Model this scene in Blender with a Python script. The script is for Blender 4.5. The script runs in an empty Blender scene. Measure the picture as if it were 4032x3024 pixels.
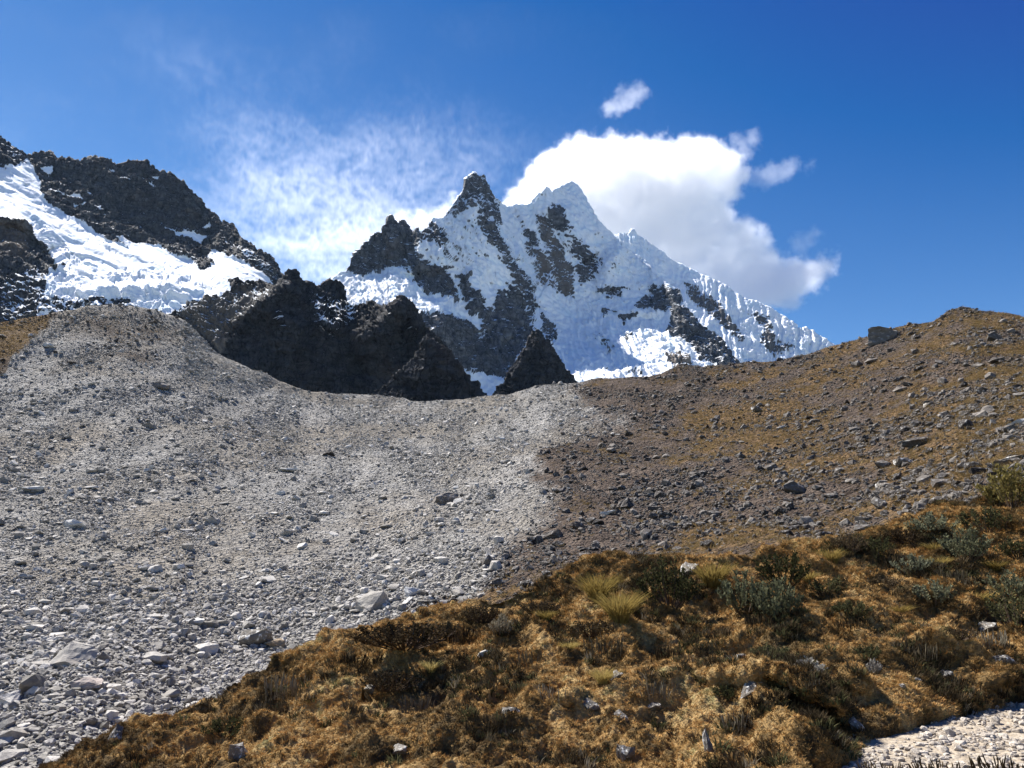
import bpy, math, random
import numpy as np

# ------------------------------------------------------------------ camera, sky, sun, exposure
sc = bpy.context.scene
C = sc.collection
R_ = math.radians
HFOV = R_(67.4)
PITCH = R_(14.0)
SUN_AZ = R_(-47.0)          # left of the viewing direction (+Y)
SUN_EL = R_(52.0)
W0, H0 = 4032.0, 3024.0     # pixels of the photograph
FPX = (W0 / 2) / math.tan(HFOV / 2)

cam_d = bpy.data.cameras.new('camera')
cam_d.sensor_width = 36.0
cam_d.lens = 18.0 / math.tan(HFOV / 2)
cam_d.clip_start = 0.1
cam_d.clip_end = 60000.0
cam = bpy.data.objects.new('camera', cam_d)
cam.rotation_euler = (math.pi / 2 + PITCH, 0, 0)
C.objects.link(cam)
sc.camera = cam

world = bpy.data.worlds.new('World')
sc.world = world
world.use_nodes = True
wn, wl = world.node_tree.nodes, world.node_tree.links
wn.clear()
sky = wn.new('ShaderNodeTexSky')
sky.sky_type = 'NISHITA'
sky.sun_disc = False
sky.sun_elevation = SUN_EL
sky.sun_rotation = SUN_AZ
sky.altitude = 4500
sky.air_density = 1.0
sky.dust_density = 0.1
sky.ozone_density = 3.0
# the deep, contrasty blue of thin high-altitude air: the same linear grade over the whole sky
def sky_grade(slope, off, k=1.0 / 2.41):
    m1 = wn.new('ShaderNodeVectorMath'); m1.operation = 'SUBTRACT'; m1.inputs[1].default_value = tuple(o / 0.15 for o in off)
    m2 = wn.new('ShaderNodeVectorMath'); m2.operation = 'MULTIPLY'; m2.inputs[1].default_value = tuple(q * k for q in slope)
    m3 = wn.new('ShaderNodeVectorMath'); m3.operation = 'MAXIMUM'; m3.inputs[1].default_value = (0.03, 0.2, 1.0)
    wl.new(sky.outputs[0], m1.inputs[0]); wl.new(m1.outputs[0], m2.inputs[0]); wl.new(m2.outputs[0], m3.inputs[0])
    return m3
hs = sky_grade((1.9, 1.85, 1.41), (0.103, 0.126, 0.078))
bg = wn.new('ShaderNodeBackground')
bg.inputs['Strength'].default_value = 0.15
wo = wn.new('ShaderNodeOutputWorld')
wl.new(hs.outputs[0], bg.inputs['Color'])
wl.new(bg.outputs[0], wo.inputs['Surface'])

sun_d = bpy.data.lights.new('sun', 'SUN')
sun_d.energy = 5.0
sun_d.angle = R_(0.53)
sun_d.color = (1.0, 0.955, 0.89)
sun = bpy.data.objects.new('sun', sun_d)
sun.rotation_euler = (math.pi / 2 - SUN_EL, 0, math.pi - SUN_AZ)
C.objects.link(sun)

sc.render.engine = 'CYCLES'
sc.view_settings.view_transform = 'Standard'
sc.view_settings.look = 'None'
sc.view_settings.exposure = 1.27
sc.view_settings.gamma = 1.0
sc.view_settings.use_curve_mapping = False
sc.cycles.use_denoising = True
sc.cycles.max_bounces = 14
sc.cycles.diffuse_bounces = 3
sc.cycles.glossy_bounces = 2
sc.cycles.transparent_max_bounces = 16
sc.cycles.volume_bounces = 7

rng = np.random.default_rng(7)
random.seed(7)

# ------------------------------------------------------------------ numeric helpers
def px_dir(px, py):
    """pixel of the photograph -> azimuth and tangent of elevation"""
    px = np.asarray(px, float); py = np.asarray(py, float)
    u = (px - W0 / 2) / FPX
    v = (H0 / 2 - py) / FPX
    cp, sp = math.cos(PITCH), math.sin(PITCH)
    x = u; y = cp - v * sp; z = sp + v * cp
    h = np.hypot(x, y)
    return np.arctan2(x, y), z / h

def px_pt(px, py, rg):
    az, te = px_dir(px, py)
    rg = np.asarray(rg, float)
    return np.stack([rg * np.sin(az), rg * np.cos(az), rg * te], -1)

def to_px(P):
    cp, sp = math.cos(PITCH), math.sin(PITCH)
    d = P[..., 1] * cp + P[..., 2] * sp
    v = -P[..., 1] * sp + P[..., 2] * cp
    d = np.where(d < 1e-3, 1e-3, d)
    return W0 / 2 + FPX * P[..., 0] / d, H0 / 2 - FPX * v / d

def _hash(ix, iy, iz, seed):
    h = (ix.astype(np.uint32) * np.uint32(374761393) + iy.astype(np.uint32) * np.uint32(668265263)
         + iz.astype(np.uint32) * np.uint32(2147483647) + np.uint32((seed * 974711) & 0xffffffff))
    h = (h ^ (h >> np.uint32(13))) * np.uint32(1274126177)
    h = (h ^ (h >> np.uint32(16))) * np.uint32(2246822519)
    return h ^ (h >> np.uint32(15))

def pnoise(x, y, z=None, seed=0):
    """gradient noise, roughly -1..1"""
    x = np.asarray(x, float); y = np.asarray(y, float)
    z = np.zeros_like(x) if z is None else np.asarray(z, float)
    xi, yi, zi = np.floor(x), np.floor(y), np.floor(z)
    xf, yf, zf = x - xi, y - yi, z - zi
    xi, yi, zi = xi.astype(np.int64), yi.astype(np.int64), zi.astype(np.int64)
    u = xf * xf * xf * (xf * (xf * 6 - 15) + 10)
    v = yf * yf * yf * (yf * (yf * 6 - 15) + 10)
    w = zf * zf * zf * (zf * (zf * 6 - 15) + 10)
    out = 0.0
    for dx in (0, 1):
        for dy in (0, 1):
            for dz in (0, 1):
                h = _hash(xi + dx, yi + dy, zi + dz, seed)
                gx = (h & np.uint32(1023)).astype(float) / 511.5 - 1
                gy = ((h >> np.uint32(10)) & np.uint32(1023)).astype(float) / 511.5 - 1
                gz = ((h >> np.uint32(20)) & np.uint32(1023)).astype(float) / 511.5 - 1
                d = gx * (xf - dx) + gy * (yf - dy) + gz * (zf - dz)
                out = out + d * (u if dx else 1 - u) * (v if dy else 1 - v) * (w if dz else 1 - w)
    return out * 1.5

def fbm(x, y, z=None, octs=4, seed=0, gain=0.5, lac=2.03):
    a, f, s, t = 1.0, 1.0, 0.0, 0.0
    for k in range(octs):
        s = s + a * pnoise(x * f, y * f, None if z is None else z * f, seed + k)
        t += a; a *= gain; f *= lac
    return s / t

def ridged(x, y, z=None, octs=5, seed=0, gain=0.55, lac=2.07):
    a, f, s, t, w = 1.0, 1.0, 0.0, 0.0, 1.0
    for k in range(octs):
        n = 1 - np.abs(pnoise(x * f, y * f, None if z is None else z * f, seed + k))
        n = n * n * w
        w = np.clip(n * 1.6, 0, 1)
        s = s + a * n
        t += a; a *= gain; f *= lac
    return s / t

def sstep(a, b, x):
    t = np.clip((x - a) / (b - a), 0, 1)
    return t * t * (3 - 2 * t)

def seg_dist(X, Y, pts):
    """distance to a polyline, signed side (+ right of the way down) and parameter"""
    best = np.full(X.shape, 1e9); side = np.zeros(X.shape); par = np.zeros(X.shape)
    n = len(pts) - 1
    for i in range(n):
        ax, ay = pts[i]; bx, by = pts[i + 1]
        dx, dy = bx - ax, by - ay
        L = dx * dx + dy * dy + 1e-9
        t = np.clip(((X - ax) * dx + (Y - ay) * dy) / L, 0, 1)
        ex, ey = X - ax - t * dx, Y - ay - t * dy
        d = np.hypot(ex, ey)
        m = d < best
        best = np.where(m, d, best)
        side = np.where(m, np.sign(dy * ex - dx * ey), side)
        par = np.where(m, (i + t) / n, par)
    return best, side, par

def sd_poly(X, Y, poly):
    """signed distance, positive inside"""
    d = np.full(X.shape, 1e9); ins = np.zeros(X.shape, bool)
    n = len(poly)
    for i in range(n):
        ax, ay = poly[i]; bx, by = poly[(i + 1) % n]
        dx, dy = bx - ax, by - ay
        t = np.clip(((X - ax) * dx + (Y - ay) * dy) / (dx * dx + dy * dy + 1e-9), 0, 1)
        d = np.minimum(d, np.hypot(X - ax - t * dx, Y - ay - t * dy))
        if ay != by:
            c = ((ay > Y) != (by > Y)) & (X < (bx - ax) * (Y - ay) / (by - ay) + ax)
            ins ^= c
    return np.where(ins, d, -d)

class TPS:
    def __init__(self, pts, smooth=1e-4, s=1000.0):
        p = np.array(pts, float); self.s = s
        self.p = p[:, :2] / s
        n = len(p)
        K = self._k(np.hypot(self.p[:, None, 0] - self.p[None, :, 0], self.p[:, None, 1] - self.p[None, :, 1]))
        A = np.zeros((n + 3, n + 3)); A[:n, :n] = K + smooth * np.eye(n)
        A[:n, n] = 1; A[:n, n + 1:] = self.p; A[n, :n] = 1; A[n + 1:, :n] = self.p.T
        self.w = np.linalg.solve(A, np.concatenate([np.log(p[:, 2]), np.zeros(3)]))
    @staticmethod
    def _k(r):
        return np.where(r > 1e-9, r * r * np.log(r + 1e-12), 0)
    def __call__(self, X, Y):
        x, y = X / self.s, Y / self.s
        o = self.w[-3] + self.w[-2] * x + self.w[-1] * y
        for (a, b), w in zip(self.p, self.w):
            o = o + w * self._k(np.hypot(x - a, y - b))
        return np.exp(o)

def line(pts):
    a = np.array(sorted(pts), float)
    return lambda x: np.interp(x, a[:, 0], a[:, 1])

def grid_normals(P):
    du = np.gradient(P, axis=1); dv = np.gradient(P, axis=0)
    n = np.cross(du, dv)
    n /= np.linalg.norm(n, axis=-1, keepdims=True) + 1e-12
    return n

def mesh_from(name, V, Fq, attrs=None, smooth=True):
    me = bpy.data.meshes.new(name)
    V = np.asarray(V, np.float32).reshape(-1, 3); Fq = np.asarray(Fq, np.int32)
    k = Fq.shape[1]
    me.vertices.add(len(V)); me.vertices.foreach_set('co', V.ravel())
    me.loops.add(Fq.size); me.loops.foreach_set('vertex_index', Fq.ravel())
    me.polygons.add(len(Fq)); me.polygons.foreach_set('loop_start', np.arange(0, Fq.size, k, dtype=np.int32))
    me.polygons.foreach_set('use_smooth', np.full(len(Fq), smooth))
    for an, av in (attrs or {}).items():
        a = me.attributes.new(an, 'FLOAT', 'POINT')
        a.data.foreach_set('value', np.asarray(av, np.float32).ravel())
    me.update(calc_edges=True)
    me.validate()
    return me

def grid_faces(ny, nx):
    i = np.arange(ny * nx).reshape(ny, nx)
    return np.stack([i[:-1, :-1], i[:-1, 1:], i[1:, 1:], i[1:, :-1]], -1).reshape(-1, 4)

def sub_mesh(V, Fq, keep, attrs):
    """faces of a grid picked by a mask, with only the vertices they use"""
    f = Fq[keep]
    used = np.unique(f)
    m = np.full(len(V), -1, np.int64); m[used] = np.arange(len(used))
    return V[used], m[f], {k: np.asarray(v).ravel()[used] for k, v in attrs.items()}

def link(name, me, mat=None, parent=None, **props):
    o = bpy.data.objects.new(name, me)
    C.objects.link(o)
    if mat is not None:
        me.materials.append(mat) if len(me.materials) == 0 else None
    if parent is not None:
        o.parent = parent
    for k, v in props.items():
        o[k] = v
    return o

# ------------------------------------------------------------------ material helpers
class NT:
    def __init__(self, name):
        self.m = bpy.data.materials.new(name); self.m.use_nodes = True
        self.t = self.m.node_tree; self.n = self.t.nodes; self.l = self.t.links
        self.n.clear()
        self.out = self.n.new('ShaderNodeOutputMaterial')
        self._co = None
    def co(self):
        if self._co is None:
            self._co = self.n.new('ShaderNodeTexCoord').outputs['Object']
        return self._co
    def put(self, sock, v):
        if hasattr(v, 'is_output'):
            self.l.new(v, sock)
        elif isinstance(v, (tuple, list)) and len(v) == 3 and sock.type == 'RGBA':
            sock.default_value = (*v, 1)
        else:
            sock.default_value = v
    def noise(self, scale, detail=4, rough=0.55, vec=None, dist=0.0, lac=2.0):
        n = self.n.new('ShaderNodeTexNoise')
        n.inputs['Scale'].default_value = scale; n.inputs['Detail'].default_value = detail
        n.inputs['Roughness'].default_value = rough; n.inputs['Distortion'].default_value = dist
        n.inputs['Lacunarity'].default_value = lac
        self.put(n.inputs['Vector'], vec if vec is not None else self.co())
        return n.outputs['Fac']
    def voro(self, scale, vec=None, feature='F1', out='Distance', rand=1.0):
        n = self.n.new('ShaderNodeTexVoronoi'); n.feature = feature
        n.inputs['Scale'].default_value = scale; n.inputs['Randomness'].default_value = rand
        self.put(n.inputs['Vector'], vec if vec is not None else self.co())
        return n.outputs[out]
    def scaled(self, s, rot=(0, 0, 0)):
        n = self.n.new('ShaderNodeMapping')
        n.inputs['Scale'].default_value = s; n.inputs['Rotation'].default_value = rot
        self.put(n.inputs['Vector'], self.co())
        return n.outputs[0]
    def ramp(self, fac, stops, interp='LINEAR'):
        n = self.n.new('ShaderNodeValToRGB'); n.color_ramp.interpolation = interp
        e = n.color_ramp.elements
        while len(e) < len(stops): e.new(0.5)
        for el, (p, c) in zip(e, stops):
            el.position = p
            el.color = (*c, 1) if isinstance(c, tuple) else (c, c, c, 1)
        self.put(n.inputs[0], fac)
        return n.outputs[0]
    def math(self, op, a, b=0.0, c=None, clamp=False):
        n = self.n.new('ShaderNodeMath'); n.operation = op; n.use_clamp = clamp
        self.put(n.inputs[0], a); self.put(n.inputs[1], b)
        if c is not None: self.put(n.inputs[2], c)
        return n.outputs[0]
    def rangem(self, v, a, b, c=0.0, d=1.0, smooth=True):
        n = self.n.new('ShaderNodeMapRange'); n.interpolation_type = 'SMOOTHSTEP' if smooth else 'LINEAR'
        self.put(n.inputs[0], v)
        for k, q in zip((1, 2, 3, 4), (a, b, c, d)): n.inputs[k].default_value = q
        return n.outputs[0]
    def mix(self, f, a, b, blend='MIX'):
        n = self.n.new('ShaderNodeMix'); n.data_type = 'RGBA'; n.blend_type = blend
        self.put(n.inputs[0], f); self.put(n.inputs[6], a); self.put(n.inputs[7], b)
        return n.outputs[2]
    def attr(self, name, kind='GEOMETRY'):
        n = self.n.new('ShaderNodeAttribute'); n.attribute_name = name; n.attribute_type = kind
        return n.outputs['Fac']
    def rand(self):
        return self.n.new('ShaderNodeObjectInfo').outputs['Random']
    def bump(self, h, strength=0.5, dist=1.0, normal=None):
        n = self.n.new('ShaderNodeBump')
        n.inputs['Strength'].default_value = strength; n.inputs['Distance'].default_value = dist
        self.put(n.inputs['Height'], h)
        if normal is not None: self.put(n.inputs['Normal'], normal)
        return n.outputs[0]
    def bsdf(self, color, rough=0.9, spec=0.2, normal=None, sheen=0.0, trans=None):
        b = self.n.new('ShaderNodeBsdfPrincipled')
        self.put(b.inputs['Base Color'], color); self.put(b.inputs['Roughness'], rough)
        b.inputs['Specular IOR Level'].default_value = spec
        if normal is not None: self.put(b.inputs['Normal'], normal)
        self.b = b
        self.l.new(b.outputs[0], self.out.inputs['Surface'])
        return self.m

def mat_mountain(name, rock_lo, rock_hi, tan_col, sc_=1.0):
    t = NT(name)
    big = t.noise(0.006 * sc_, 5, 0.6)
    mid = t.noise(0.03 * sc_, 5, 0.65)
    strat = t.noise(1.0, 4, 0.6, vec=t.scaled((0.012 * sc_, 0.012 * sc_, 0.07 * sc_), (0.25, 0.12, 0)))
    fine = t.noise(0.11 * sc_, 5, 0.7)
    drip = t.noise(1.0, 5, 0.65, vec=t.scaled((0.05 * sc_, 0.05 * sc_, 0.009 * sc_)))
    f = t.math('ADD', t.math('ADD', t.math('MULTIPLY', mid, 0.3), t.math('MULTIPLY', strat, 0.25)), t.math('ADD', t.math('MULTIPLY', fine, 0.25), t.math('MULTIPLY', drip, 0.2)))
    rock = t.ramp(f, [(0.41, rock_lo), (0.5, tuple(0.6 * a + .4 * b for a, b in zip(rock_lo, rock_hi))), (0.60, rock_hi)])
    crack = t.voro(0.028 * sc_, vec=t.scaled((1, 1, .45), (.3, .2, 0)), feature='DISTANCE_TO_EDGE')
    rock = t.mix(t.rangem(crack, .05, .0), rock, rock_lo)
    brown = t.rangem(big, 0.5, 0.66)
    rock = t.mix(t.math('MULTIPLY', brown, 0.22), rock, (0.075, 0.055, 0.045))
    rock = t.mix(t.attr('tan'), rock, tan_col)
    sn = t.math('ADD', t.attr('snow'), t.math('MULTIPLY', t.math('SUBTRACT', t.noise(0.05 * sc_, 4, 0.7), 0.5), 0.35))
    sf = t.rangem(sn, 0.44, 0.56)
    ice = t.rangem(t.noise(0.012 * sc_, 4, 0.6), 0.45, 0.7)
    snow = t.mix(t.math('MULTIPLY', ice, 0.6), (0.80, 0.82, 0.845), (0.62, 0.74, 0.82))
    dirt = t.rangem(t.noise(0.02 * sc_, 6, 0.7), 0.56, 0.68)
    snow = t.mix(t.math('MULTIPLY', dirt, 0.35), snow, (0.42, 0.41, 0.40))
    col = t.mix(sf, rock, snow)
    hr = t.math('ADD', t.noise(0.06 * sc_, 8, 0.7), t.math('MULTIPLY', strat, 0.6))
    hs_ = t.noise(0.03 * sc_, 6, 0.55)
    hmix = t.n.new('ShaderNodeMix'); hmix.data_type = 'FLOAT'
    t.put(hmix.inputs[0], sf); t.put(hmix.inputs[2], t.math('MULTIPLY', hr, 14.0 / sc_)); t.put(hmix.inputs[3], t.math('MULTIPLY', hs_, 5.0 / sc_))
    nrm = t.bump(hmix.outputs[0], 0.9, 1.0)
    return t.bsdf(col, 0.85, 0.15, nrm)

# ------------------------------------------------------------------ relief surfaces (ridges, faces and slopes)
def zoomf(ox, oy, s):
    return lambda pts: [(ox + s * x, oy + s * y) for x, y in pts]
A = zoomf(1300, 650, .3617); B = zoomf(1900, 650, .3617); Cc = zoomf(1300, 1050, .3617)
D = zoomf(2000, 1000, .4069); E = zoomf(0, 500, .4821); G = zoomf(600, 900, .4219)
Z1 = zoomf(0, 450, .633); Z3 = zoomf(2300, 450, .633); Z4 = zoomf(2800, 1100, .557)
Z5 = zoomf(0, 1150, .633); Z6 = zoomf(0, 2000, .633); Z7 = zoomf(1300, 1900, .6776); Z8 = zoomf(2600, 1900, .6774)
Z2 = zoomf(1200, 450, .6931)

def relief(x0, x1, nx, ny, top, bot, tps, ribs=(), back=(8, 60.0, 1.2), xs=None, rib_k=1.0, jag=0.0):
    """a face of ground from its foot line to its crest line, then down behind the crest.
    Returns points, pixel coordinates of the bare face, crest parameter"""
    X1 = np.linspace(x0, x1, nx) if xs is None else xs
    nx = len(X1)
    t = np.linspace(0, 1, ny)[:, None]
    Yt, Yb = top(X1)[None], bot(X1)[None]
    if jag:      # broken crest
        Yt = Yt - jag * (ridged(X1 / 34, X1 * 0 + 3.3, octs=4, seed=61, gain=.65)[None] - .5) * 2 - jag * .7 * np.floor(2.5 * pnoise(X1 / 15, X1 * 0 + 9.1, seed=67))[None] / 2.5
    Y = Yb + (Yt - Yb) * t
    X = np.repeat(X1[None], ny, 0)
    Rg = tps(X, Y)
    D_ = np.zeros_like(X)
    for pts, P, wl_, wr_ in ribs:
        P = P * rib_k
        d, s, par = seg_dist(X, Y, pts)
        w = np.where(s > 0, wr_, wl_)
        amp = P * np.sin(np.clip(par * 1.15 + 0.12, 0, 1) * math.pi) ** 0.35 if True else P
        q = np.clip(1 - d / w, 0, 1)
        q = q * q * (3 - 2 * q) * 0.2 + q * 0.8
        D_ = D_ + amp * q
    Rg = Rg - D_
    P3 = px_pt(X, Y, Rg)
    nb, step, sl = back
    if nb:
        az, te = px_dir(X1, Yt[0])
        rows = []
        for k in range(1, nb + 1):
            d = step * (k ** 1.6)
            r = Rg[-1] + d
            z = P3[-1, :, 2] - sl * d
            rows.append(np.stack([r * np.sin(az), r * np.cos(az), z], -1))
        P3 = np.concatenate([P3, np.array(rows)], 0)
        X = np.concatenate([X, np.repeat(X[-1:], nb, 0)], 0)
        Y = np.concatenate([Y, np.repeat(Y[-1:], nb, 0)], 0)
    return P3, X, Y

def mask(X, Y, default, polys, warp=12.0, wl_=60.0, seed=3):
    wx = X + warp * fbm(X / wl_, Y / wl_, octs=6, seed=seed, gain=.6)
    wy = Y + warp * fbm(X / wl_ + 31.7, Y / wl_, octs=6, seed=seed + 9, gain=.6)
    S = np.full(X.shape, float(default)) if np.isscalar(default) else default.copy()
    for poly, val, f in polys:
        k = sstep(-f, f, sd_poly(wx, wy, poly))
        S = S * (1 - k) + val * k
    return S

def mountain(name, P, X, Y, S, tan, mat, amp, lam, seed, nz0=0.5, kslope=0.5, snow_amp=0.25, streak=0.42, flute=0.0, diag=0.0, terr=0.2):
    N = grid_normals(P)
    if N[..., 2].mean() < 0: N = -N
    x, y, z = P[..., 0] / lam, P[..., 1] / lam, P[..., 2] / lam
    r = ridged(x, y, z * 0.8, octs=7, seed=seed, gain=0.6) - 0.45
    f = fbm(x * 0.5, y * 0.5, z * 0.5, octs=3, seed=seed + 40)
    crest = .22 + .78 * sstep(0, 80, Y - Y[-1:])
    soft = 1 - (1 - snow_amp) * sstep(0.55, 0.95, S)
    x2, y2, z2 = x * 5, y * 5, z * 4
    r2 = ridged(x2, y2, z2, octs=4, seed=seed + 60, gain=0.65) - 0.45
    # bedding: ledges that dip to one side, broken up along their length
    ph = (P[..., 2] + .35 * P[..., 0] + 26 * f + 18 * r) / (lam * .16)
    led = np.abs((ph % 1.0) - .35) / .65
    brk = sstep(-.2, .25, fbm(x * 1.6, y * 1.6, z * 1.6, octs=2, seed=seed + 71))
    # fractured blocks: stepped cells, sharp at their joints
    cel = pnoise(x * 3.1, y * 3.1, z * 2.2, seed=seed + 73)
    blk_ = np.floor(cel * 3.2) / 3.2
    disp = amp * (r * .85 * crest + f * 0.45 * crest + 0.52 * r2 + terr * brk * led + .34 * blk_ * crest) * soft
    if flute:
        wv = fbm(X / 90, Y / 90, octs=3, seed=seed + 3)
        fl = ridged((X - diag * Y) / 30 + 1.0 * wv, Y / 260 + .5 * wv, octs=4, seed=seed + 5)
        disp = disp + flute * (fl - 0.4) * (0.4 + 0.9 * sstep(-.25, .3, fbm(X / 160, Y / 160, octs=2, seed=seed + 6)))
    P = P + N * disp[..., None]
    N = grid_normals(P)
    if N[..., 2].mean() < 0: N = -N
    wp = fbm(X / 110, Y / 110, octs=3, seed=seed + 13)
    dg = X - .38 * np.maximum(0, X - 1850) * 0 - Y * diag
    st = fbm(dg / 17 + 2.2 * wp, Y / 62 + wp, octs=4, seed=seed + 11, gain=.58)
    st2 = fbm(X / 46 + 1.3 * wp, Y / 15, octs=4, seed=seed + 17, gain=.6)
    calm = 1 - .80 * sstep(.72, .95, S)
    sn = S + (streak * (1.15 * st + .75 * st2) + kslope * (N[..., 2] - nz0)) * calm
    at = {'snow': np.clip(sn, 0, 1), 'tan': np.clip(tan, 0, 1)}
    me = mesh_from(name, P, grid_faces(*X.shape), at)
    return link(name, me, mat, kind='structure')

M_main = mat_mountain('mountain_rock_snow', (0.018, 0.021, 0.027), (0.19, 0.192, 0.20), (0.20, 0.165, 0.135))
M_dark = mat_mountain('spur_rock', (0.004, 0.005, 0.008), (0.062, 0.065, 0.074), (0.17, 0.15, 0.13), 1.8)
M_left = mat_mountain('glacier_rock_ice', (0.012, 0.014, 0.018), (0.13, 0.13, 0.132), (0.16, 0.12, 0.09), 1.5)

# --- central peak with its snow faces and glacier basin
sky1 = line(Z2([(-60, 1010), (95, 970), (190, 910), (235, 890), (255, 850), (265, 805), (300, 780), (335, 745), (345, 725), (375, 705), (400, 670), (440, 665),
     (450, 640), (470, 620), (475, 585), (485, 573), (495, 590), (515, 612), (530, 625), (545, 602), (560, 605), (590, 640), (615, 660), (640, 640),
     (655, 655), (700, 640), (725, 595), (735, 592), (760, 590), (795, 580), (820, 545), (850, 500), (880, 460), (905, 420), (915, 385), (935, 350),
     (950, 340), (960, 330), (975, 345), (990, 345), (1000, 350), (1012, 340), (1025, 350), (1030, 375), (1045, 400), (1060, 440), (1070, 465),
     (1100, 490), (1130, 510), (1150, 525), (1180, 520), (1200, 505), (1215, 515), (1250, 515), (1280, 505), (1300, 475), (1330, 450), (1355, 435),
     (1370, 408), (1390, 425), (1405, 440), (1430, 415), (1470, 400), (1500, 385), (1515, 380), (1545, 400), (1580, 455), (1620, 510), (1645, 560),
     (1665, 600)]) + Z3([(130, 700), (190, 750), (240, 820), (290, 850), (340, 885), (400, 925), (420, 965), (450, 1000), (510, 1050), (550, 1075),
     (590, 1105), (610, 1170), (680, 1250), (720, 1320), (800, 1350), (840, 1390), (880, 1420), (910, 1470), (950, 1540), (975, 1640)]))
tps1 = TPS([(1160, 1150, 3150), (1250, 1650, 2650), (1320, 1080, 3150), (1400, 950, 3230), (1440, 860, 3290), (1480, 1090, 3150), (1480, 1190, 2880), (1480, 1400, 2700),
            (1865, 680, 3640), (1865, 870, 3450), (1865, 1050, 3290), (1865, 1300, 3050), (1865, 1550, 2800), (1700, 860, 3330), (1700, 1000, 3190), (1700, 1160, 3060),
            (1700, 1240, 2880), (1700, 1420, 2740), (1560, 1180, 2930), (2000, 810, 3800), (2150, 740, 3980), (2250, 715, 4120), (2250, 1000, 3880), (2250, 1240, 3650),
            (2250, 1350, 3350), (2250, 1500, 2780), (2100, 1200, 3500), (2120, 1400, 3000), (2050, 1000, 3650), (2400, 900, 4020), (2550, 1020, 4000), (2700, 1140, 3800), (2450, 1200, 3700),
            (2550, 1260, 3600), (2500, 1400, 3150), (2650, 1400, 3200), (2800, 1300, 3600), (2950, 1560, 3300), (2700, 1500, 2950), (2400, 1600, 2500), (1700, 1650, 2600)])
ribs1 = [(A([(1600, 100), (1630, 430), (1720, 560), (1850, 800), (1950, 1050), (2100, 1300), (2212, 1500)]) + D([(200, 700), (330, 800)]), 110, 80, 95),
         (A([(1160, 620), (1230, 880), (1200, 1100), (1240, 1250)]), 50, 50, 60),
         (A([(960, 700), (960, 950), (900, 1150), (900, 1290)]), 60, 55, 70),
         (A([(1640, 820), (1700, 1000), (1740, 1200), (1720, 1500)]), 45, 50, 60),
         (A([(1560, 1240), (1580, 1400)]) + Cc([(1660, 620), (1700, 900)]), 55, 55, 60),
         (A([(1820, 1330)]) + Cc([(1840, 400), (1900, 700), (2100, 900)]), 50, 60, 90),
         (A([(640, 560), (660, 850), (560, 1150)]), 45, 60, 60),
         (B([(690, 240), (720, 480), (900, 600), (1050, 830), (1200, 1050), (1230, 1230)]), 70, 60, 70),
         (B([(200, 400), (350, 800), (600, 1300), (850, 1450)]), -60, 70, 80),
         (B([(1540, 900), (1450, 1000), (1370, 1150), (1330, 1350)]) + D([(980, 600)]), 75, 55, 120),
         (B([(1830, 1150), (2000, 1290)]) + D([(1560, 330), (1640, 500), (1700, 640), (1830, 880), (1950, 1060)]), 90, 90, 60),
         (D([(640, 980), (760, 1010), (900, 1080), (1100, 1180)]), 40, 30, 60),
         (D([(1100, 560), (1400, 580), (1600, 560)]), 50, 30, 60)]
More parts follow.
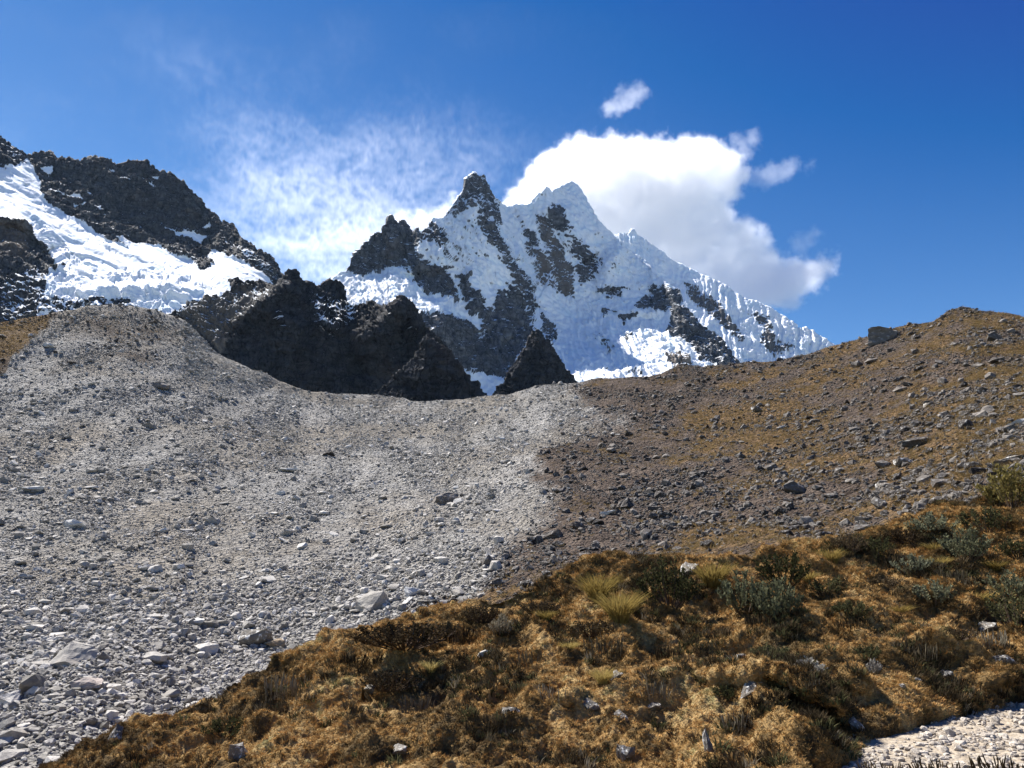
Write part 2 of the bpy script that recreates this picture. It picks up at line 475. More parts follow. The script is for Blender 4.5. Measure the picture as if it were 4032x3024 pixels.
rock1 = [(A([(170, 1160), (215, 1040), (270, 940), (370, 840), (430, 790), (520, 710), (575, 720), (630, 550), (700, 610), (790, 600), (910, 720), (960, 680), (1060, 690), (1000, 800), (900, 900), (960, 960), (1060, 1080), (1000, 1160), (900, 1180), (840, 1130), (760, 1100), (640, 1120), (560, 1160), (430, 1210), (330, 1210), (220, 1150)]), .22, 8),
         (A([(560, 730), (630, 550), (700, 610), (790, 600), (900, 720), (840, 850), (760, 830), (700, 870), (600, 800)]), .05, 6),
         (A([(920, 1180), (1000, 1140), (1100, 1100), (1200, 1110), (1260, 1180), (1330, 1290), (1400, 1400), (1380, 1500), (1290, 1440), (1120, 1440), (1000, 1350), (910, 1310)]), .08, 8),
         (A([(1240, 570), (1330, 450), (1440, 300), (1480, 180), (1560, 60), (1690, 80), (1760, 250), (1800, 400), (1830, 560), (1860, 640), (1800, 660), (1720, 560), (1620, 520), (1620, 430), (1480, 480), (1380, 550)]), .46, 8),
         (A([(1620, 560), (1700, 580), (1760, 640), (1850, 800), (1930, 1000), (2050, 1130), (2212, 1350), (2212, 1659), (2100, 1480), (1950, 1150), (1880, 960), (1760, 840), (1680, 740)]), .28, 10),
         (A([(1080, 640), (1150, 640), (1280, 740), (1290, 860), (1160, 860), (1060, 760)]), .34, 10),
         (A([(1250, 900), (1350, 860), (1540, 880), (1450, 1000), (1350, 1020), (1260, 960)]), .28, 10),
         (A([(1390, 1210), (1530, 1200), (1500, 1330), (1420, 1350)]), .15, 8), (A([(1500, 1300), (1560, 1350), (1650, 1480), (1640, 1600), (1520, 1560)]), .1, 8),
         (A([(1430, 1340), (1520, 1340), (1500, 1460), (1440, 1440)]), .1, 8),
         (Cc([(960, 540), (1100, 520), (1300, 560), (1450, 570), (1560, 650), (1640, 760), (1560, 860), (1500, 1020), (1440, 1120), (1220, 880), (1000, 680)]), .06, 6),
         (Cc([(1640, 480), (1800, 470), (1820, 260), (1950, 330), (2100, 420), (2200, 560), (2212, 760), (2120, 850), (2050, 960), (1950, 1200), (1640, 1180), (1400, 1060), (1560, 860), (1660, 760), (1640, 600)]), .08, 8),
         (Cc([(1500, 340), (1620, 260), (1680, 480), (1560, 520), (1500, 450)]), .15, 8),
         (D([(0, 300), (60, 330), (160, 560), (200, 700), (260, 740), (200, 860), (100, 1010), (0, 1100)]), .05, 8),
         (D([(300, 580), (420, 640), (500, 800), (460, 850), (400, 880), (330, 800), (300, 700)]), .2, 8),
         (B([(580, 540), (680, 580), (740, 730), (830, 880), (900, 1050), (980, 1140), (980, 1390), (930, 1430), (850, 1360), (780, 1200), (760, 1050), (690, 900), (660, 780), (600, 640)]), .34, 8),
         (B([(740, 450), (880, 520), (900, 600), (980, 690), (820, 690), (740, 580)]), .15, 8),
         (B([(420, 700), (560, 760), (600, 860), (520, 900)]), .35, 8),
         (B([(480, 880), (560, 900), (760, 1100), (800, 1350), (600, 1300), (560, 1050)]), .48, 12),
         (B([(1010, 830), (1080, 820), (1200, 1000), (1330, 1060), (1200, 1250), (1080, 1290), (1040, 1150), (1100, 1050), (1000, 950)]), .38, 10),
         (D([(1560, 330), (1650, 370), (1680, 500), (1760, 560), (1860, 680), (1950, 720), (2100, 830), (2212, 1010), (2212, 1180), (1950, 1090), (1850, 1000), (1760, 880), (1650, 840), (1520, 760), (1550, 640), (1600, 560), (1560, 520), (1480, 560), (1300, 560), (1220, 520), (1290, 450), (1420, 400), (1380, 340), (1500, 320)]), .16, 7),
         (D([(1080, 600), (1230, 580), (1230, 640), (1110, 680)]), .2, 7), (D([(910, 560), (990, 560), (980, 630), (920, 640)]), .2, 7),
         (D([(920, 340), (1100, 330), (1080, 430), (960, 430)]), .36, 8), (D([(1500, 980), (1620, 940), (1740, 1000), (1790, 1060), (1600, 1110), (1540, 1060)]), .25, 7)]
snow1 = [(A([(100, 1200), (240, 1160), (340, 1220), (430, 1215), (560, 1160), (640, 1120), (780, 1120), (840, 1190), (910, 1200), (900, 1300), (780, 1360), (800, 1430), (700, 1450), (560, 1540), (500, 1500), (240, 1500), (180, 1460), (260, 1300), (160, 1250)]), 1, 6),
         (Cc([(830, 330), (1000, 300), (1180, 310), (1300, 350), (1420, 450), (1560, 600), (1620, 690), (1560, 640), (1450, 540), (1300, 520), (1100, 500), (980, 500), (910, 430)]), 1, 5),
         (A([(1560, 1240), (1620, 1000), (1600, 850), (1640, 820), (1780, 980), (1860, 1100), (1930, 1220), (1850, 1300), (1780, 1500), (1700, 1480), (1560, 1280)]), .92, 8),
         (A([(1180, 590), (1380, 560), (1560, 560), (1620, 700), (1760, 860), (1860, 1050), (1780, 1000), (1620, 1000), (1500, 1200), (1420, 1200), (1300, 1000), (1250, 880), (1320, 850), (1280, 720)]), .84, 10),
         (D([(300, 380), (480, 380), (600, 400), (760, 500), (920, 570), (920, 640), (1080, 620), (1120, 680), (1240, 620), (1300, 560), (1480, 560), (1580, 580), (1520, 760), (1650, 840), (1760, 900), (1900, 1090), (1600, 1150), (1500, 1300), (1300, 1300), (700, 1340), (430, 900), (520, 830), (430, 600)]), 1, 6),
         (Cc([(1510, 1190), (1700, 1170), (1840, 1200), (1760, 1460), (1710, 1460), (1570, 1220)]), 1, 4)]
sub1 = [(D([(800, 790), (950, 760), (1000, 850), (1100, 1020), (950, 1000), (850, 900)]), .56, 10), (D([(1500, 980), (1620, 940), (1740, 1000), (1790, 1060), (1600, 1110), (1540, 1060)]), .22, 6),
        (D([(1090, 790), (1200, 780), (1220, 820), (1120, 820)]), .45, 6), (D([(820, 1080), (1300, 1120), (1330, 1200), (850, 1200)]), .58, 12)]
tan1 = [(B([(580, 540), (680, 580), (740, 730), (830, 880), (900, 1050), (980, 1140), (980, 1390), (930, 1430), (850, 1360), (780, 1200), (760, 1050), (690, 900), (660, 780), (600, 640)]), .45, 10),
        (B([(440, 860), (600, 900), (780, 1100), (820, 1400), (600, 1300), (540, 1000)]), .5, 10), (D([(1500, 980), (1620, 940), (1740, 1000), (1790, 1060), (1600, 1110), (1540, 1060)]), .9, 8)]
P, X, Y = relief(1180, 2960, 640, 300, sky1, line([(1100, 1400), (1300, 1500), (1500, 1640), (2960, 1640)]), tps1, ribs1, (8, 20.0, 1.0), rib_k=1.1, jag=5.0)
S = mask(X, Y, .86, [(p_, v_, f_ * 1.7) for p_, v_, f_ in rock1] + snow1 + sub1, warp=26, wl_=48)
tn = mask(X, Y, 0.0, tan1)
mountain('mountain', P, X, Y, S, tn, M_main, 34.0, 190.0, 21, nz0=0.44, kslope=1.1, snow_amp=0.60, flute=17.0, diag=.35)

# --- far ridge running down to the right
sky2 = line(Z3([(0, 900), (200, 745), (270, 740), (300, 718), (350, 765), (420, 810), (500, 860), (520, 890), (600, 930), (680, 970), (780, 1020), (870, 1060), (920, 1090), (960, 1120), (1010, 1150),
                (1080, 1165), (1150, 1200), (1220, 1240), (1290, 1290), (1340, 1330), (1390, 1325), (1430, 1350), (1480, 1390), (1530, 1420), (1560, 1440), (1640, 1510), (1760, 1640)]))
tps2 = TPS([(2300, 1000, 5200), (2500, 920, 5200), (2700, 1070, 5150), (2900, 1150, 5100), (3100, 1250, 5050), (3300, 1370, 5000), (3420, 1500, 5000), (2500, 1250, 4800), (2700, 1350, 4650),
            (2900, 1350, 4750), (3100, 1450, 4750), (2600, 1650, 4200), (3000, 1650, 4300), (3400, 1700, 4600)])
tps2_ = tps2
tps2 = lambda X, Y: tps2_(X, Y) * .92
P, X, Y = relief(2350, 3420, 380, 150, sky2, line([(2300, 1250), (2500, 1400), (2800, 1640), (3500, 1700)]), tps2, [], (7, 20.0, 1.0))
S = mask(X, Y, .84, [(Z3([(620, 1050), (700, 1080), (800, 1150), (900, 1250), (1000, 1400), (960, 1420), (860, 1320), (740, 1220), (650, 1150)]), .42, 14),
                     (Z3([(1020, 1230), (1150, 1260), (1180, 1400), (1300, 1450), (1180, 1500), (1080, 1420), (1130, 1330)]), .42, 14),
                     (Z3([(550, 960), (700, 1000), (860, 1070), (840, 1100), (700, 1040), (560, 1000)]), .95, 8), (Z3([(650, 1210), (780, 1270), (900, 1370), (930, 1450), (800, 1350)]), .95, 8)])
mountain('ridge', P, X, Y, S, np.zeros_like(S) + 0.3, M_main, 30.0, 170.0, 55, nz0=0.5, kslope=0.6, snow_amp=0.5, flute=22.0)

# --- left mountain: rock ridge above, glacier and icefall below
sky5 = line([(-700, 330), (-300, 470)] + E([(0, 80), (60, 120), (120, 160), (190, 205), (230, 235), (330, 215), (380, 205), (440, 200), (460, 225), (490, 255), (550, 235), (600, 260), (660, 275), (710, 260),
             (765, 232), (800, 250), (870, 260), (920, 290), (990, 300), (1030, 280), (1100, 270), (1190, 280), (1240, 310), (1300, 350), (1390, 375)]) +
            Z1([(1080, 385), (1140, 415), (1175, 465), (1230, 500), (1270, 560), (1350, 640), (1450, 690), (1480, 740), (1550, 800), (1610, 850), (1690, 890), (1720, 940), (1750, 1000), (1800, 1110)]))
tps5 = TPS([(-400, 450, 2850), (-400, 1350, 1800), (0, 540, 2850), (110, 620, 2800), (370, 620, 2800), (600, 650, 2750), (750, 750, 2700), (900, 890, 2620), (1080, 1050, 2500), (1140, 1200, 2350),
            (0, 860, 2350), (60, 1000, 2150), (0, 1260, 1900), (220, 820, 2560), (370, 915, 2460), (520, 970, 2400), (700, 1010, 2360), (800, 1030, 2360), (900, 1010, 2400),
            (200, 1000, 2260), (370, 1080, 2120), (370, 1250, 1880), (560, 1060, 2200), (700, 1120, 2080), (850, 1090, 2150), (1000, 1090, 2250), (700, 1250, 1900), (1000, 1250, 1950), (150, 1150, 1960)])
gl = E([(-900, 350), (120, 320), (230, 250), (260, 330), (320, 430), (340, 560), (440, 650), (560, 720), (700, 800), (800, 870), (920, 940), (1050, 975)]) + \
     Z1([(720, 762), (830, 800), (950, 810), (1010, 830), (1060, 870), (1200, 900), (1215, 935), (1240, 965), (1290, 960), (1340, 930), (1290, 870), (1330, 840), (1400, 870), (1550, 940), (1640, 1000), (1710, 1062),
         (1560, 1050), (1410, 1040), (1450, 1100), (1380, 1130), (1200, 1160), (1050, 1260), (950, 1280), (700, 1300), (250, 1300)]) + E([(310, 1500), (360, 1380), (360, 1230), (420, 1190), (510, 1180), (430, 1060), (370, 960), (300, 920), (270, 850), (190, 790), (120, 750), (0, 745), (-900, 700)])
pol5 = [(gl, 1.0, 4),
        (E([(-10, 60), (60, 110), (130, 160), (200, 270), (240, 300), (130, 280), (0, 240)]), .3, 8), (E([(0, 300), (60, 350), (100, 380), (0, 330)]), .35, 5),
        (E([(0, 1250), (300, 1150), (370, 1230), (360, 1400), (300, 1500), (200, 1540), (0, 1600)]), .47, 12),
        (E([(360, 1380), (700, 1420), (1000, 1400), (1200, 1480), (700, 1540), (320, 1530)]), .62, 10),
        (E([(330, 340), (440, 320), (430, 370), (390, 400)]), .9, 4), (E([(390, 520), (540, 540), (650, 550), (690, 600), (600, 600), (550, 565), (440, 550)]), .85, 4),
        (E([(590, 640), (700, 630), (680, 665), (600, 660)]), .85, 4), (E([(750, 650), (820, 660), (870, 730), (800, 720)]), .6, 6), (E([(880, 340), (940, 360), (930, 385)]), .8, 3),
        (E([(980, 440), (1040, 420), (1110, 470), (1050, 450)]), .7, 4), (E([(1190, 400), (1300, 410), (1290, 440)]), .8, 3), (E([(1180, 470), (1240, 455), (1280, 500), (1230, 490)]), .8, 3),
        (E([(700, 545), (750, 530), (760, 550)]), .8, 3), (E([(420, 430), (540, 480), (500, 490), (440, 460)]), .5, 6),
        (Z1([(1000, 680), (1080, 720), (1200, 730), (1290, 750), (1250, 800), (1190, 770), (1110, 760)]), .85, 5), (Z1([(1250, 712), (1310, 665), (1312, 705)]), .9, 4),
        (Z1([(1360, 760), (1430, 790), (1560, 850), (1720, 1020), (1690, 1030), (1600, 950), (1450, 840)]), .52, 6), (Z1([(730, 740), (780, 770), (850, 800), (760, 780)]), .8, 4)]
ribs5 = [(E([(0, 640), (120, 640), (350, 770), (560, 850), (760, 930), (1000, 1050)]), 26, 26, 34), (E([(100, 600), (300, 650), (500, 720)]), 20, 20, 30), (E([(420, 840), (640, 930), (800, 1010), (960, 1080)]), 22, 20, 34),
         (E([(500, 920), (640, 1040), (760, 1050), (900, 1100), (1050, 1180), (1250, 1200)]), 30, 16, 46), (E([(880, 960), (1100, 1060), (1300, 1110), (1452, 1150)]), 22, 18, 34),
         (E([(180, 330), (200, 420), (230, 520)]), 26, 24, 30), (E([(0, 750), (150, 770), (290, 880), (380, 1000), (450, 1150)]), 70, 30, 90),
         (Z1([(1400, 870), (1350, 930), (1300, 980)]), 26, 40, 90), (Z1([(560, 1090), (760, 1080), (1000, 1060), (1250, 1070), (1420, 1080)]), 55, 60, 26), (Z1([(0, 640), (90, 660), (140, 800), (200, 950)]), 40, 80, 60),
         (E([(230, 235), (330, 450), (420, 620)]), -40, 40, 60)]
P, X, Y = relief(-520, 1160, 560, 300, sky5, line([(-600, 1400), (700, 1330), (900, 1230), (1160, 1250)]), tps5, ribs5, (8, 45.0, 0.9), jag=9.0)
S = mask(X, Y, .14, pol5, warp=7)
tn = mask(X, Y, 0.0, [(E([(0, 760), (180, 800), (230, 950), (200, 1080), (0, 1080)]), .5, 20)])
# crevassed ice: broken blocks towards the lip of the icefall
ice = mask(X, Y, 0.0, [(Z1([(200, 640), (330, 740), (480, 880), (700, 1000), (900, 960), (1150, 980), (1300, 1090), (1100, 1200), (900, 1290), (250, 1300), (280, 1030), (350, 960)]), 1.0, 14)])
N0 = grid_normals(P); N0 = N0 if N0[..., 2].mean() > 0 else -N0
wv = fbm(X / 120, Y / 120, octs=3, seed=8)
blk = ridged(X / 75 + 1.2 * wv, Y / 42 + .8 * wv, octs=5, seed=77, gain=.62)
roll = fbm((X * .86 + Y * .5) / 150, (Y * .86 - X * .5) / 30, octs=3, seed=81)
crev = sstep(.80, .97, ridged((X * .5 - Y * .86) / 46 + 1.5 * wv, (X * .86 + Y * .5) / 190 + wv, octs=2, seed=83)) * sstep(.15, .7, ice + .35 * sstep(.9, 1., S))
P = P + N0 * (-crev * 11.0 + ice * (blk - .45) * 19.0 + roll * 11.0 * sstep(.6, .9, S))[..., None]
mountain('glacier_mountain', P, X, Y, S, tn, M_left, 26.0, 120.0, 91, nz0=0.5, kslope=0.8, snow_amp=0.10)

# --- dark rock spurs in front
sky4 = line([(300, 1330), (560, 1270)] + G([(210, 800), (300, 720), (520, 650), (650, 620), (720, 580), (770, 485), (900, 510), (1100, 530), (1150, 545), (1210, 470), (1250, 430), (1300, 390), (1350, 440),
            (1420, 495), (1500, 515), (1570, 530), (1640, 500), (1700, 470)]) + Cc([(60, 130), (120, 250), (190, 400), (300, 420), (400, 430), (440, 380), (500, 420), (560, 440), (650, 400), (720, 340), (775, 318), (830, 345),
            (890, 400), (905, 435), (920, 470), (970, 565), (1050, 660), (1130, 745), (1210, 830), (1290, 930), (1350, 1050), (1500, 1250), (1700, 1500), (1750, 1650)]))
tps4 = TPS([(400, 1300, 1950), (700, 1235, 1900), (900, 1130, 1950), (1050, 1130, 1950), (1148, 1065, 1900), (1260, 1125, 1950), (1370, 1195, 1900), (1460, 1190, 1850), (1580, 1165, 1780), (1650, 1270, 1720),
            (1780, 1420, 1650), (1900, 1620, 1600), (700, 1400, 1650), (900, 1300, 1700), (900, 1480, 1500), (1148, 1200, 1720), (1148, 1350, 1600), (1148, 1560, 1480), (1400, 1300, 1680), (1400, 1450, 1580), (1400, 1620, 1480),
            (1580, 1300, 1650), (1580, 1450, 1570), (1650, 1620, 1500), (600, 1500, 1500), (300, 1450, 1700)])
tps4_ = tps4
tps4 = lambda X, Y: 1480 + (tps4_(X, Y) - 1480) * 0.36
ribs4 = [(G([(1300, 390), (1250, 560), (1100, 640), (980, 720), (860, 780), (720, 1000), (640, 1180)]), 70, 60, 80), (G([(1100, 760), (1260, 900), (1250, 1050), (1100, 1120)]), 40, 40, 60),
         (G([(1520, 780), (1600, 900), (1640, 1010)]), 30, 40, 50), (Cc([(775, 318), (700, 450), (560, 600), (400, 800), (330, 1000), (300, 1150)]), 75, 60, 80),
         (Cc([(905, 450), (960, 650), (1040, 760)]), 40, 60, 40), (Cc([(600, 620), (560, 850), (470, 960)]), 30, 35, 45), (Cc([(170, 450), (60, 640), (0, 750)]), 35, 50, 50), (Cc([(320, 900), (340, 1150), (420, 1330)]), -60, 60, 50),
         (Cc([(750, 700), (820, 950), (700, 1180)]), -50, 60, 60)]
P, X, Y = relief(420, 1930, 560, 220, sky4, line([(300, 1500), (600, 1560), (1200, 1640), (1930, 1680)]), tps4, ribs4, (8, 30.0, 0.9), jag=9.0)
S = mask(X, Y, .10, [(G([(300, 720), (740, 570), (900, 520), (1150, 560), (1000, 700), (850, 800), (700, 1000), (560, 1080), (430, 960), (250, 830)]), .40, 20), (G([(200, 800), (300, 700), (520, 660), (400, 740), (240, 850)]), .6, 12),
                     (G([(1450, 600), (1900, 680), (1896, 850), (1700, 1000), (1620, 1000), (1500, 780)]), .56, 20), (G([(1120, 780), (1200, 820), (1300, 960), (1200, 900)]), .52, 12),
                     (Cc([(0, 480), (250, 460), (320, 560), (160, 640), (0, 740)]), .58, 15), (Cc([(780, 640), (900, 640), (1010, 720), (900, 720)]), .5, 8), (Cc([(560, 560), (700, 470), (900, 480), (780, 560)]), .25, 12)])
tn = mask(X, Y, 0.0, [(G([(560, 1080), (720, 1010), (700, 1080), (640, 1160)]), 1.0, 6), (G([(300, 720), (740, 570), (1150, 540), (1000, 700), (850, 800), (700, 1000), (560, 1080), (430, 960), (250, 830)]), .6, 20)])
mountain('rock_spur', P, X, Y, S, tn, M_dark, 21.0, 80.0, 131, nz0=0.55, kslope=0.8, streak=0.34, terr=.45)

# --- dark pyramid before the spurs, and the smaller one to the right
def pyramid(name, crest, x0, x1, nx, rtop, rbase, ribs, seed, S0):
    sk = line(crest)
    apex = min(crest, key=lambda p: p[1])
    tp = TPS([(apex[0], apex[1], rtop), (x0, 1560, rbase * 1.06), (x1, 1560, rbase * 1.06), (apex[0], 1640, rbase), (x0, 1660, rbase), (x1, 1660, rbase),
              ((apex[0] + x0) / 2, 1480, (rtop + rbase) / 2 * 1.01), ((apex[0] + x1) / 2, 1480, (rtop + rbase) / 2 * 1.01)])
    P, X, Y = relief(x0, x1, nx, 140, sk, line([(x0, 1640), (x1, 1640)]), tp, ribs, (7, 25.0, 1.0), jag=7.0)
    mountain(name, P, X, Y, np.full(X.shape, S0), np.zeros(X.shape), M_dark, 16.0, 60.0, seed, nz0=0.6, kslope=0.6, streak=0.28, terr=.45)
pyramid('rock_spur', Cc([(400, 1560), (470, 1390), (560, 1320), (650, 1260), (740, 1160), (840, 1060), (930, 980), (1000, 850), (1030, 780), (1060, 740), (1130, 795), (1210, 865), (1290, 950), (1350, 1050), (1420, 1120),
        (1500, 1200), (1590, 1290), (1690, 1390), (1790, 1540)]), 1450, 1945, 240, 1225, 1130, [(Cc([(1060, 740), (1010, 1050), (920, 1200), (930, 1400)]), 18, 40, 60), (Cc([(1060, 740), (1250, 1050), (1450, 1400)]), 26, 60, 60)], 171, .06)
pyramid('rock_spur', Cc([(1740, 1500), (1790, 1370), (1880, 1270), (1930, 1230), (1960, 1120), (2010, 1040), (2060, 980), (2110, 900), (2160, 780), (2200, 730)]) + D([(260, 740), (320, 780), (370, 830), (430, 900), (500, 1020), (560, 1110),
        (620, 1180), (680, 1250), (760, 1400)]), 1935, 2310, 190, 1790, 1680, [(D([(260, 740), (330, 900), (400, 1200)]), 25, 45, 50), (D([(200, 900), (100, 1100), (0, 1300)]), 20, 45, 45)], 191, .10)

# ------------------------------------------------------------------ moraine: grey scree left, brown slope right
skyM = line([(-900, 1330), (-400, 1290)] + Z5([(0, 170), (150, 155), (290, 145), (420, 120), (560, 95), (700, 88), (850, 95), (960, 110), (1060, 145), (1140, 180), (1190, 225), (1250, 285), (1330, 355), (1400, 400), (1480, 440),
            (1560, 490), (1640, 520), (1720, 560), (1830, 600), (1950, 625), (2050, 637)]) + Cc([(0, 1385), (400, 1400), (640, 1430), (950, 1455), (1100, 1460), (1400, 1445), (1700, 1405), (1900, 1395), (2000, 1370)]) +
            D([(300, 1290), (600, 1260), (830, 1215), (1150, 1200), (1330, 1205), (1500, 1160), (1650, 1100), (1900, 1100), (2100, 1085)]) + Z4([(180, 600), (360, 580), (500, 560), (650, 530), (800, 490), (900, 470), (1000, 445),
            (1100, 415), (1200, 380), (1300, 335), (1400, 310), (1480, 305), (1560, 290), (1650, 245), (1720, 205), (1780, 195), (1850, 205), (1900, 230), (2000, 235), (2100, 250), (2212, 272)]) + [(4300, 1280), (4900, 1300)])
tpsM = TPS([(-500, 3100, 30), (0, 3000, 30), (0, 2600, 42), (0, 2270, 62), (0, 1900, 95), (0, 1600, 125), (0, 1260, 160), (443, 1206, 165), (443, 1600, 122), (443, 2270, 60), (443, 2700, 37), (800, 1340, 165), (800, 1700, 115), (800, 2000, 82),
            (1300, 1555, 160), (1300, 1900, 95), (1300, 2270, 57), (1300, 2480, 44), (1300, 2800, 33), (1700, 1578, 155), (2100, 1535, 138), (2100, 1900, 74), (2100, 2270, 42), (2100, 2500, 34), (2540, 1490, 132), (2540, 1800, 82), (2540, 2150, 46),
            (3000, 1423, 130), (3000, 1800, 74), (3000, 2150, 41), (3000, 2400, 34), (3430, 1320, 126), (3430, 1700, 75), (3790, 1209, 122), (3790, 1550, 78), (3790, 1950, 40), (4032, 1252, 118), (4032, 1880, 38), (4032, 2200, 32),
            (4700, 1300, 112), (4700, 1700, 42), (-700, 1320, 155), (-700, 2270, 60), (800, 3100, 28)])
botM = line([(-900, 3500), (0, 3450), (400, 3200), (900, 2900), (1300, 2680), (1800, 2520), (2300, 2400), (3000, 2330), (3500, 2240), (4032, 2100), (4900, 1950)])
xsM = np.concatenate([np.linspace(-900, -60, 70, endpoint=False), np.linspace(-60, 4100, 1000), np.linspace(4100, 4900, 70)[1:]])
ribsM = [(Z6(q), p_, 34, 12) for q, p_ in [([(460, 470), (560, 400), (640, 350)], .8), ([(700, 330), (820, 270), (950, 190)], .8), ([(1060, 450), (1130, 400), (1190, 300)], 1.3), ([(1280, 380), (1380, 320), (1470, 250)], .9), ([(1230, 190), (1300, 150), (1400, 120)], .8),
         ([(720, 730), (800, 650), (880, 590)], .8), ([(1880, 240), (1950, 190)], .9), ([(1640, 380), (1720, 300)], .8), ([(360, 180), (430, 160), (640, 150)], .7), ([(340, 980), (460, 930), (540, 850)], 1.0), ([(1560, 130), (1640, 80), (1700, 40)], .9), ([(1000, 560), (1080, 480), (1150, 440)], .6)]] + \
        [(Z7([(560, 140), (650, 90), (720, 60)]), 1.6, 50, 18), (Z5([(930, 560), (1020, 560), (1060, 600)]), 1.2, 30, 12), (Z5([(1170, 290), (1230, 300), (1270, 320)]), 1.5, 22, 9)]
PM, XM, YM = relief(0, 0, 0, 330, skyM, botM, tpsM, ribsM, (8, 2.2, 0.55), xs=xsM)
NM = grid_normals(PM); NM = NM if NM[..., 2].mean() > 0 else -NM
brownM = mask(XM, YM, 0.0, [([(2200, 1480), (2300, 1570), (2350, 1610), (2430, 1650), (2300, 1700), (2150, 1760), (2060, 1820), (2120, 1900), (2180, 1980), (2120, 2080), (2060, 2150), (1960, 2240), (1850, 2310), (1700, 2380), (1500, 2500),
                              (1500, 2900), (5200, 2900), (5200, 1100), (3300, 1100)], 1.0, 150), ([(-900, 1200), (210, 1200), (200, 1330), (150, 1400), (0, 1470), (-900, 1500)], 1.0, 25),
                             ([(210, 1180), (750, 1180), (800, 1330), (600, 1420), (250, 1430)], .45, 90)], warp=170, wl_=260)
x, y, z = PM[..., 0], PM[..., 1], PM[..., 2]
lum = fbm(x / 14, y / 14, z / 14, octs=3, seed=301)
fine = fbm(x / 1.7, y / 1.7, z / 1.7, octs=3, seed=311, gain=.6)
rill = ridged((x * .8 + z * .4) / 5.0, (y + z) / 26, octs=3, seed=321)
fade = sstep(0, .06, np.linspace(0, 1, PM.shape[0]))[:, None]
dM = 1.0 * lum + .22 * fine + .55 * (rill - .45) * (1 - .5 * brownM)
PM = PM + NM * dM[..., None]
NM = grid_normals(PM); NM = NM if NM[..., 2].mean() > 0 else -NM
gpatch = fbm(PM[..., 0] / 7, PM[..., 1] / 9, octs=5, seed=601, gain=.65)
grassM = sstep(-.28, .30, gpatch + mask(XM, YM, 0.0, [([(2100, 1400), (2500, 1400), (2900, 1560), (2500, 1750), (2900, 1900), (2500, 2200), (1900, 2300)], -.30, 120), ([(2700, 1640), (3100, 1560), (3300, 1700), (2800, 1800)], .3, 60),
            ([(3500, 1650), (4100, 1500), (4100, 1900), (3300, 1950)], .12, 100), ([(-900, 1200), (210, 1200), (150, 1400), (-900, 1500)], .45, 25)], warp=60, wl_=200)) * sstep(.3, .9, brownM)
FM = grid_faces(*XM.shape)
VM = PM.reshape(-1, 3)

def mat_scree():
    t = NT('scree')
    f = t.noise(0.9, 8, 0.68)
    v = t.voro(2.6); v2 = t.voro(6.5)
    col = t.ramp(f, [(0.30, (0.125, 0.119, 0.109)), (0.5, (0.265, 0.255, 0.238)), (0.68, (0.40, 0.388, 0.366))])
    col = t.mix(t.rangem(t.noise(0.05, 5, 0.6), .42, .62), col, t.mix(1.0, col, (0.84, 0.78, 0.70), 'MULTIPLY'))
    strk = t.noise(1.0, 5, .6, vec=t.scaled((.16, .035, .035), (0, 0, .35)))
    col = t.mix(t.math('MULTIPLY', t.rangem(strk, .52, .68), .65), col, t.mix(1.0, col, (1.32, 1.31, 1.30), 'MULTIPLY'))
    col = t.mix(t.math('MULTIPLY', t.rangem(v, .18, .06), t.rangem(t.noise(1.4, 2), .45, .6)), col, (0.38, 0.365, 0.35))
    soil = t.ramp(t.noise(0.6, 8, 0.7), [(0.3, (0.040, 0.030, 0.024)), (0.5, (0.085, 0.063, 0.049)), (0.7, (0.155, 0.122, 0.097))])
    grass = t.ramp(t.noise(2.4, 6, 0.75), [(0.3, (0.075, 0.046, 0.024)), (0.6, (0.205, 0.128, 0.058)), (0.8, (0.31, 0.21, 0.11))])
    gm = t.rangem(t.math('ADD', t.attr('grass'), t.math('MULTIPLY', t.math('SUBTRACT', t.noise(0.7, 8, 0.75), .5), 1.5)), .40, .80)
    soil = t.mix(t.math('MULTIPLY', gm, .8), soil, grass)
    b = t.rangem(t.math('ADD', t.attr('brown'), t.math('MULTIPLY', t.math('SUBTRACT', t.noise(.12, 9, .78), .5), 2.0)), .25, .75)
    col = t.mix(b, col, soil)
    h = t.math('ADD', t.math('MULTIPLY', f, .55), t.math('ADD', t.math('MULTIPLY', v, -.35), t.math('MULTIPLY', v2, -.16)))
    return t.bsdf(col, .95, .1, t.bump(h, 1.0, 1.2))
M_scree = mat_scree()
fb = brownM.reshape(-1)[FM].mean(1) > .5
for nm, keep in (('scree_slope', ~fb), ('grassy_slope', fb)):
    v_, f_, a_ = sub_mesh(VM, FM, keep, {'brown': brownM, 'grass': grassM})
    link(nm, mesh_from(nm, v_, f_, a_), M_scree, kind='structure')

